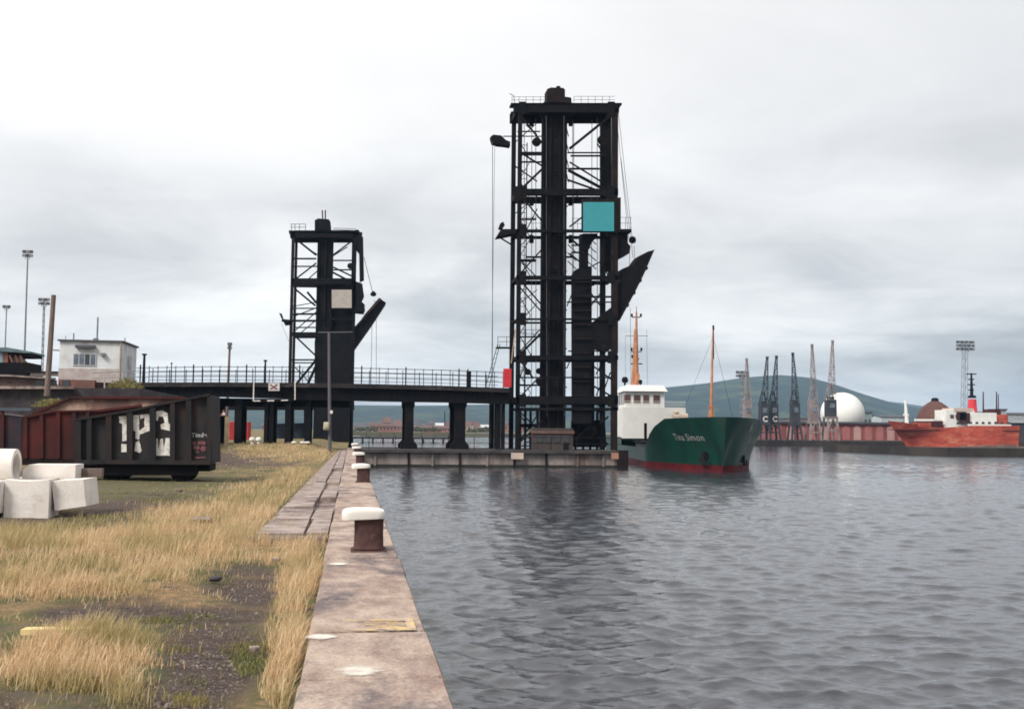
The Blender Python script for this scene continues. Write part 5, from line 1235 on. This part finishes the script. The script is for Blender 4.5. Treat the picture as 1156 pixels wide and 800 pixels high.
rpx(1062,463,1093,485,-2.5,2.5,'accommodation',shipw); rpx(1090,466,1117,486,-2.8,2.6,'accommodation',shipw); rpx(1084,479,1131,485.5,-3.7,-3.1,'poop_bulwark',shipw); rpx(1076,466,1087,478,-2.9,-2.6,'lifeboat_deck',rustred); rpx(1116,468,1132,480,-2,2,'stern_house',rsorg); rpx(1034,477,1046,484,-2,2,'deck_house',rsorg); rpx(1050,475,1059,484,-2,2,'winch_house',rustred); rpx(1030,473,1064,475,-1.2,-.8,'catwalk',shipw)
rpx(1070,461,1092,464,-2.6,2.6,'wheelhouse_roof',cream2)
for x in range(1072, 1130, 7): rpx(x,476,x+3,479,-3.06,-3.0,'window',glassd)
for x in range(1066, 1084, 6): rpx(x,468,x+4,472,-2.58,-2.51,'window',glassb)
rpx(1073,465,1083,474,-2.9,-2.55,'lifeboat',rustred)
m = MB(); m.smooth = True; a = P(1098,468,YRS); m.lathe((a.x,YRS,a.z), [(6*K,0),(5.6*K,0),(4.6*K,18*K),(4.4*K,19*K)], 16); m.build('funnel', redbox, rs)
m = MB(); m.smooth = True; a = P(1097.5,449,YRS); m.lathe((a.x,YRS,a.z), [(4.6*K,0),(4.6*K,2.6*K),(3*K,3*K)], 14); m.build('funnel_top', steel, rs)
m = MB(); m.tube(P(1097,447,YRS), P(1096.5,421,YRS), .42, .2, 8)
for y, w_ in ((422,5.5),(428,3),(434,4),(440,3)): m.frame(P(1096.5-w_,y,YRS), P(1096.5+w_,y,YRS), .25, .3)
m.build('main_mast', steel, rs)
m = MB(); m.smooth = True; m.tube(P(1024,482,YRS), P(1022,452,YRS), .55, .25, 8); m.frame(P(1020,468,YRS),P(1025.5,468,YRS),.5,.4); m.build('foremast', shipw, rs)
for px in (1110, 1125): m = MB(); m.tube(P(px,470,YRS+1), P(px,442,YRS+1), .2, .12, 6); m.build('derrick_post', rustred, rs)
rpx(1113,462,1127,473,-1,1,'crane_house',rustred)
m = MB()
for y in (479.5, 481.5): m.tube(P(1030,y-3,YRS-3), P(1068,y,YRS-3), .05, n=4)
m.build('rail', rustred, rs)
for i in range(6): a = P(1034+i*5.5, 483, YRS-1); m = MB(); m.box((a.x-.4, YRS-1, zd-.4), (a.x+.4, YRS+.5, zd+.7+.3*(i%2))); m.build('deck_fitting', rustred, rs)
print('YRS', YRS)

# ------------------------------------------------------------------ far right quay, warehouse, cranes, domes
q1 = G(850, 502.5, 0); YQ1 = q1.y
q2 = G(1100, 514.5, 0); YQ2 = q2.y
m = MB(); m.box((P(752,500,YQ1).x, YQ1, -2), (P(1010,500,YQ1).x+500, YQ1+600, 1.25)); tag(m.build('far_quay', mudd), kind='structure')
m = MB(); xa = P(962,508,YQ2+25).x; m.slab([(xa,YQ2+28,.0),(P(1030,510,YQ2+6).x,YQ2+6,0),(P(1070,512,YQ2).x,YQ2,0),(P(1300,512,YQ2).x,YQ2-4,0),(P(1300,512,YQ2).x,YQ2+9,0),(P(1070,512,YQ2).x,YQ2+9,0),(P(1030,510,YQ2+6).x,YQ2+15,0),(xa,YQ2+36,0)], (0,0,1.15)); tag(m.build('near_quay_spit', mudd), kind='structure')
print('YQ1', YQ1, 'YQ2', YQ2)
YWH = YQ1+28
wa = thing('warehouse', 'long faded red warehouse with pink doors in front of the white dome', 'warehouse', (P(950,500,YWH).x, YWH, 1.25))
a, b = P(882,477.5,YWH), P(1140,477.5,YWH)
m = MB(); m.box((a.x, YWH, 1.2), (b.x, YWH+20, a.z)); m.build('wall', warer, wa)
m = MB(); m.box((a.x-.5, YWH-.6, a.z), (b.x+.5, YWH+20.5, a.z+.55)); m.build('roof', roofg, wa)
W_ = 12.6
i = 0; px = 888
while px < 1015:
    x0 = P(px, 490, YWH).x; x1 = P(px+8.2, 490, YWH).x; z1 = P(px, 482.5, YWH).z; zt3 = P(px, 480, YWH).z
    m = MB(); m.slab([(x0,YWH-.12,1.3),(x1,YWH-.12,1.3),(x1,YWH-.12,z1),((x0+x1)/2,YWH-.12,zt3),(x0,YWH-.12,z1)], (0,.11,0)); m.build('door', pinkd if i % 3 else mat('paler_pink_door%d' % i, (.50,.30,.27), (.42,.22,.2), .3, .9), wa); px += W_; i += 1
def crane(px, ytop, ycab0, ycab1, wpx, mt, label, Yc, pxt=None, letter=False, cabm=None):
    k = Yc/FPX; b = P(px, 499, Yc); zb = 1.25; pxt = pxt or px
    o = thing('quay_crane', label, 'crane', (b.x, Yc, zb), 'dockside cranes on the far quay')
    c0, c1 = P(px, ycab1, Yc).z, P(px, ycab0, Yc).z; w = wpx*k/2; pt = c0-(c0-zb)*.12
    for sx in (-1,1):
        for sy in (0,1): m = MB(); m.frame((b.x+sx*w, Yc+sy*2*w, zb), (b.x+sx*w*.72, Yc+w*(.25+sy*1.5), pt), 1.9*k, 1.9*k); m.build('leg', mt, o)
    m = MB(); m.box((b.x-w*.9, Yc+.1*w, pt-1.2*k), (b.x+w*.9, Yc+1.9*w, pt+1.5*k)); zm = zb+(pt-zb)*.45; m.frame((b.x-w*.95,Yc+.05,zm),(b.x+w*.95,Yc+.05,zm),1.6*k,1.4*k)
    m.frame((b.x-w*.9,Yc,zm),(b.x,Yc+.1,pt),.9*k,.9*k); m.frame((b.x+w*.9,Yc,zm),(b.x,Yc+.1,pt),.9*k,.9*k); m.build('portal', mt, o)
    m = MB(); m.box((b.x-w*.75, Yc+.3*w, pt), (b.x+w*.75, Yc+1.6*w, c1)); m.box((b.x-w*.45, Yc+.5*w, c1), (b.x+w*.45, Yc+1.3*w, c1+4*k)); cb_ = m.build('machine_house', cabm or mt, o)
    m = MB(); m.box((b.x-w*.4, Yc+.3*w-.1, pt+(c1-pt)*.55), (b.x+w*.4, Yc+.3*w-.01, pt+(c1-pt)*.8)); m.build('window', glassp, cb_)
    # A-frame
    top = P(pxt, ytop, Yc); za = c1+(top.z-c1)*.28
    m = MB()
    for sx in (-1,1): m.tube((b.x+sx*w*.7, Yc+1.5*w, c1), (b.x+sx*w*.2, Yc+1.1*w, za), .8*k, n=5)
    m.build('a_frame', mt, o)
    m = MB(); wb = w*.62; tip = Vector((top.x, Yc+w, top.z)); root = Vector((b.x, Yc+.6*w, c1)); n = 9; q = []
    for i in range(n+1):
        t = i/n; c = root.lerp(tip, t); ww = wb*(1-t)+.9*k*t; q.append((c, ww))
    for i in range(n):
        (c, u), (d, x_) = q[i], q[i+1]
        for sx in (-1,1):
            for sy in (-.5,.5): m.tube(c+Vector((sx*u,sy*u,0)), d+Vector((sx*x_,sy*x_,0)), .42*k, n=4)
        s = 1 if i % 2 else -1
        for sy in (-.5,.5): m.tube(c+Vector((s*u,sy*u,0)), d+Vector((-s*x_,sy*x_,0)), .28*k, n=4); m.tube(c+Vector((-u,sy*u,0)), c+Vector((u,sy*u,0)), .28*k, n=4)
    m.box((tip.x-1.4*k, tip.y-1.2*k, tip.z-2*k), (tip.x+1.4*k, tip.y+1.2*k, tip.z+1.2*k)); m.build('jib', mt, o)
    m = MB(); m.tube(tip, (b.x+w*.3, Yc+1.3*w, za), .2*k, n=4); m.build('luffing_rope', cable, o)
    if letter:
        vs, fs = text_mesh('C', 9*k, 0, .05); m = MB(); m.add([(b.x-3.1*k+v_[0], Yc+.3*w-.15, pt+2.0*k+v_[1]) for v_ in vs], fs); m.build('letter', whitep, o)
    return o
YCR = YQ1+6
crane(846, 405, 455, 478, 12, crgrey, 'pale pinkish crane nearest the green ship, jib raised beside the floodlight mast', YCR, 845)
crane(864.5, 403, 456, 475, 13, crdark, 'dark blue grey crane, left one of the close pair marked with a letter', YCR, 868.5, True)
crane(875.5, 402, 456, 475, 13, crdark, 'dark blue grey crane, right one of the close pair marked with a letter', YCR+2, 879, True)
crane(900, 398.5, 455, 476, 13, crdark, 'single dark crane standing before the left end of the red warehouse', YCR, 897.5)
crane(921, 389, 455, 474, 14, crgrey, 'pale crane with tall lattice jib just left of the white dome', YCR, 919.5)
crane(941, 384.5, 451, 468, 15, crgrey, 'pale crane with dark cab standing in front of the white dome', YCR, 943, cabm=crdark)
YD = YQ1+80
c = P(951, 467, YD); r = 25.5*YD/FPX
m = MB(); m.smooth = True; pr = [(r*math.cos(a), r*math.sin(a)) for a in [R(-25+i*115/22) for i in range(23)]]; pr[-1] = (.02, r)
m.lathe((c.x, YD, c.z), pr, 48); m.lathe((c.x,YD,1.2), [(r*.9,0),(r*.9,c.z-r*.42-1.2)], 32)
tag(m.build('storage_dome', domew), 'large white storage dome behind the red warehouse', 'dome')
YD2 = YQ1+60; c = P(1056, 481, YD2); k = YD2/FPX
m = MB(); m.smooth = True; m.lathe((c.x,YD2,c.z), [(24*k,-20*k),(24*k,0),(22.5*k,8*k),(19*k,17*k),(14*k,24*k),(8*k,28.5*k),(4*k,30.5*k)], 36)
bd = thing('ore_dome', 'rust brown pointed storage dome behind the orange red ship', 'dome', (c.x, YD2, 1.2)); m.build('shell', domeb, bd)
m = MB(); m.smooth = True; m.lathe((c.x,YD2,c.z+30*k), [(4.5*k,0),(4*k,3.5*k),(2*k,4.5*k)], 12); m.build('cap', steel, bd)
# sheds at far right
def shed(x0, x1, yt, yb_, Y, dep, wm_, rm_, label, gable=0.0, name='shed'):
    a = P(x0, yb_, Y); b = P(x1, yt, Y); o = thing(name, label, 'building', ((a.x+b.x)/2, Y, 1.2)); z0 = 1.0
    m = MB(); m.box((a.x,Y,z0),(b.x,Y+dep,b.z)); m.build('wall', wm_, o)
    if gable: 
        m = MB(); m.slab([(a.x-.3,Y-.3,b.z),(b.x+.3,Y-.3,b.z),(b.x+.3,Y+dep/2,b.z+gable),(a.x-.3,Y+dep/2,b.z+gable)], (0,0,.15)); m.slab([(a.x-.3,Y+dep+.3,b.z),(b.x+.3,Y+dep+.3,b.z),(b.x+.3,Y+dep/2,b.z+gable),(a.x-.3,Y+dep/2,b.z+gable)], (0,0,.15)); m.build('roof', rm_, o)
        m = MB()
        for xx in (a.x, b.x-.1): m.slab([(xx,Y,b.z),(xx,Y+dep,b.z),(xx,Y+dep/2,b.z+gable)], (.1,0,0))
        m.build('gable', wm_, o)
    else: m = MB(); m.box((a.x-.3,Y-.3,b.z),(b.x+.3,Y+dep+.3,b.z+.5)); m.build('roof', rm_, o)
    n = max(2, int((x1-x0)/9))
    for i in range(n):
        x = a.x+(b.x-a.x)*(i+.5)/n; m = MB(); h = b.z-1.2; m.box((x-.12*(b.x-a.x)/n-.2, Y-.06, 1.2+h*.45), (x+.12*(b.x-a.x)/n+.2, Y-.005, 1.2+h*.75)); m.build('window', glassd, o)
    return o
black_shed = mat('black_shed', (.045,.045,.06), (.07,.06,.065), .3, .8)
shed(1136, 1230, 478, 506, YQ1+3, 10, black_shed, mat('pale_roof', (.50,.52,.53)), 'black shed with pale roof edge at the far right edge')
shed(1108, 1180, 468, 480, YQ1+110, 20, mat('pale_far_wall', (.42,.44,.45)), roofg, 'low pale shed beyond the orange ship stern', .8)
shed(1128, 1136, 463, 475, YQ1+90, 6, mat('pale_far_tower', (.45,.45,.46)), roofg, 'small pale tower building beyond the ship stern at far right')
shed(1036, 1064, 478, 482, YRS+39, 8, mat('cream_store', (.62,.60,.55)), roofg, 'low cream store behind the deck of the orange ship')
shed(995, 1020, 471, 478, YQ1+140, 10, mat('pale_blue_store', (.5,.55,.56)), roofg, 'pale roofed store just right of the white dome', .8)
shed(975, 984, 466, 477, YQ1+120, 8, mat('grey_green_store', (.25,.30,.30)), roofg, 'small grey green building at the right foot of the white dome')
shed(895, 925, 473.5, 480, YQ1+60, 10, mat('pale_grey_store', (.48,.46,.46)), roofg, 'pale roofed building showing over the left end of the red warehouse')
pst = thing('quay_post', 'thin dark post sticking up beside the far right dock, right of the ship mast', 'post', (P(1127,480,245).x, 245, 1.3)); m = MB(); m.tube((pst.location.x,245,1.3), P(1127,445,245), .16, .1, 6); m.build('shaft', steelr, pst)
# black floating fenders etc. along the spit
m = MB(); a = P(1085, 500, YQ2+4)
for i in range(9): m.box((a.x+i*3, YQ2+3, 1.15), (a.x+i*3+2.2, YQ2+4.4, 1.15+.2+.12*(i%3)))
tag(m.build('timber_stack', wood), 'low row of dark timber stacks along the near edge of the right hand quay', 'timber')

# ------------------------------------------------------------------ far shore seen under the viaduct
m = MB(); m.slab([(-900,560,-1),(160,520,-1),(420,640,-1),(420,3200,-1),(-900,3200,-1)], (0,0,2.4)); tag(m.build('far_shore', fland), kind='structure')
m = MB(); m.slab([(400,640,-1),(5200,900,-1),(5200,3200,-1),(400,3200,-1)], (0,0,2.2)); tag(m.build('far_shore', fland), kind='structure')
YJ = 235.0
fj = thing('far_jetty', 'long low dark timber jetty on the water beyond the viaduct', 'jetty', (P(440,495,YJ).x, YJ, 0))
xa, xb = P(398,495,YJ).x, P(508,495,YJ).x
m = MB(); m.box((xa, YJ, .9), (xb, YJ+6, 1.3)); m.build('deck', jettyd, fj)
x = xa
while x < xb: m = MB(); m.tube((x, YJ+.2, -1), (x, YJ+.2, 1.0), .22, n=6); m.build('pile', steelr, fj); x += 2.2
m = MB(); m.tube((xa,YJ,2.3),(xb,YJ,2.3),.04,n=4); m.tube((xa,YJ,1.8),(xb,YJ,1.8),.035,n=4)
x = xa
while x < xb: m.tube((x,YJ,1.3),(x,YJ,2.3),.05,n=4); x += 3
m.build('railing', steelr, fj)
hcol = [mat('house_brick', (.30,.15,.12), (.24,.11,.09), .1), mat('house_cream', (.46,.40,.34), (.36,.3,.26), .1), mat('house_grey', (.36,.36,.36), (.28,.27,.27), .1), mat('house_tan', (.36,.26,.2), (.28,.2,.16), .1)]
rcol = [roofg, mat('roof_brown', (.15,.085,.07), (.1,.06,.05), .1), mat('roof_pale', (.55,.55,.55))]
def house(px, yt, wpx, Y, ci, ri, label, group='buildings on the far shore', dep=9, chim=True, gab=.35):
    k = Y/FPX; a = P(px-wpx/2, yt, Y); b = P(px+wpx/2, yt, Y); z0 = 1.2; h = a.z-z0
    o = thing('house', label, 'building', ((a.x+b.x)/2, Y, z0), group); ze = z0+h*(1-gab)
    m = MB(); m.box((a.x,Y,z0),(b.x,Y+dep,ze)); m.build('wall', hcol[ci], o)
    m = MB(); m.slab([(a.x-.3,Y-.3,ze),(a.x-.3,Y+dep/2,a.z),(a.x-.3,Y+dep+.3,ze)], (b.x-a.x+.6,0,0)); r_ = m.build('roof', rcol[ri], o)
    if chim: m = MB(); m.box((b.x-1.2,Y+dep/2-.4,a.z-.5),(b.x-.4,Y+dep/2+.4,a.z+.9)); m.build('chimney', hcol[0], r_)
    n = max(2, int(wpx/4))
    for i in range(n): x = a.x+(b.x-a.x)*(i+.5)/n; m = MB(); m.box((x-.45,Y-.06,z0+(ze-z0)*.45),(x+.45,Y-.004,z0+(ze-z0)*.8)); m.build('window', glassd, o)
house(440, 477.5, 32, 600, 0, 1, 'long red brick building on the far shore, seen left of the first viaduct column')
house(437, 471, 9, 640, 3, 1, 'tall brown gabled building above the long red brick one on the far shore')
house(496, 480, 34, 590, 0, 1, 'low red brown building on the far shore between the two viaduct columns')
house(497, 477, 9, 610, 2, 2, 'small white roofed building on the far shore between the two viaduct columns', chim=False)
house(548, 479, 8, 620, 2, 2, 'white roofed house on the far shore, seen just left of the near tower', chim=False)
rg = random.Random(5)
pxs = [402,408,414,420,427,447,453,459,472,479,486,505,512,529,536,542,556,565,575,590,283,296,262,271]
for i, px in enumerate(pxs):
    house(px+rg.uniform(-2,2), rg.uniform(473.5, 480), rg.uniform(5, 9), rg.uniform(650, 860), rg.choice([1,2,3,0,3]), rg.choice([0,1,1,0]), 'small hazy house in the crowd of houses on the far shore')
house(560, 476, 6, 900, 2, 2, 'small pale house on the rising ground right of the second viaduct column')
tk = thing('chimney_stack', 'thin dark chimney standing up from the far shore between the viaduct columns', 'chimney', (P(502,485,600).x, 600, 1.2)); m = MB(); m.tube((tk.location.x,600,1.2), P(502,464,600), .35, .25, 8); m.build('shaft', steelr, tk)
# red container behind viaduct
a = P(259, 476, 120); b = P(281, 489, 120)
rc = thing('freight_container', 'bright red container standing behind the viaduct, right of the warning sign', 'container', ((a.x+b.x)/2, 120, 1.6))
m = MB(); m.box((a.x,120,1.5),(b.x,122.4,a.z)); m.build('body', mat('container_red', (.50,.05,.05), (.42,.04,.04), .8), rc)
for i in range(10): m = MB(); x = a.x+(b.x-a.x)*(i+.5)/10; m.box((x-.04,119.95,1.6),(x+.04,119.998,a.z-.05)); m.build('corrugation', MATS['container_red'], rc)
# bushes along the far bank, each with its own crown
bushm = mat('bush_leaf', (.07,.085,.04), (.11,.10,.05), .5, .95)
def bush(px, py, Y, r, label):
    m = MB(); c = P(px, py, Y); rg_ = random.Random(int(px*7)); c.z = 1.4+r*.5
    for i in range(260):
        d = Vector((rg_.gauss(0,1), rg_.gauss(0,1), rg_.gauss(0,1))).normalized()*r*rg_.uniform(.5,1.05); d.z = abs(d.z)*.8-.3*r; d.x *= 1.5
        p = c+d; q = Vector((rg_.uniform(-1,1), rg_.uniform(-1,1), rg_.uniform(-1,1))).normalized()*r*.16; s = q.cross(Vector((rg_.uniform(-1,1),rg_.uniform(-1,1),rg_.uniform(-1,1)))).normalized()*r*.13
        m.add([p-q,p+s,p+q,p-s],[(0,1,2,3)])
    o = thing('bush', label, 'bush', (c.x,Y,1.2), 'bushes on the far shore'); m.build('crown', bushm, o); t_ = MB(); t_.tube((c.x,Y,1.1),(c.x,Y,c.z),r*.08,n=6); t_.build('trunk', wood, o)
for i, px in enumerate((406,418,466,476,489,508,533,541,549,557)): bush(px, 487, 560+20*(i%3), 2.4+.5*(i%3), 'low olive green bush on the far bank beneath the houses')

# ------------------------------------------------------------------ hills
def hills(name, Y0, Y1, prof, nx, ny, amp, seed, mt):
    xs_px = np.linspace(prof[0][0], prof[-1][0], nx); rid = np.interp(xs_px, [p[0] for p in prof], [p[1] for p in prof])
    Yr = Y0+(Y1-Y0)*.55; pts = [P(float(a), float(b), Yr) for a, b in zip(xs_px, rid)]
    X = np.array([p.x for p in pts]); ZR = np.array([p.z for p in pts]); V = []; 
    for j in range(ny):
        v_ = j/(ny-1); y = Y0+(Y1-Y0)*v_; s = math.sin(math.pi*min(v_/.55*.5, .5+ (v_-.55)/.45*.5)) if v_ > .55 else math.sin(math.pi/2*(v_/.55))
        for i in range(nx):
            n = float(vnoise(np.array([X[i]*.004]), np.array([y*.004]), 1.0, seed)[0])*amp*(math.sin(math.pi*v_))*(0.0 if abs(v_-.55) < .02 else 1)
            V.append((X[i]*(y/Yr), y, 1.0+(ZR[i]-1.0)*s**.8+n*(1 if v_ < .5 else .3)))
    F = [(j*nx+i, j*nx+i+1, (j+1)*nx+i+1, (j+1)*nx+i) for j in range(ny-1) for i in range(nx-1)]
    m = MB(); m.smooth = True; m.add(V, F); tag(m.build(name, mt), kind='structure')
hmat = mat('hill_hazed_blue', (.016,.034,.040), (.022,.042,.042), .004, .95, c3=(.055,.075,.05), s3=.011, lo3=.5, hi3=.6, detail=10)  # blue of the distant haze is painted into the hill colour
hills('hills', 1500, 3000, [(-900,470),(-300,463),(100,461),(300,459),(400,457),(500,458),(575,456),(640,452),(700,447),(750,438.5),(800,434),(840,428.5),(880,425.5),(915,428),(945,436),(975,446),(1010,456),(1060,464),(1110,469),(1200,473),(1700,478)], 220, 30, 9, 4, hmat)
hills('hills', 3200, 4200, [(300,464),(700,462),(950,452),(1010,453.5),(1040,458),(1080,463),(1156,468),(1800,474)], 120, 14, 8, 6, hmat)

# ------------------------------------------------------------------ haze over the whole place
hz = MB(); hz.box((-3500,-500,-5), (6500,5000,215)); hm = bpy.data.materials.new('haze'); hm.use_nodes = True; t = hm.node_tree; t.nodes.remove(t.nodes['Principled BSDF'])
pv = t.nodes.new('ShaderNodeVolumePrincipled'); pv.inputs['Color'].default_value = (.42,.66,.95,1); pv.inputs['Density'].default_value = .00012; pv.inputs['Anisotropy'].default_value = .1
t.links.new(pv.outputs[0], t.nodes['Material Output'].inputs['Volume'])
tag(hz.build('haze', hm), 'thin pale blue haze over the docks and hills', 'haze', kind='stuff')
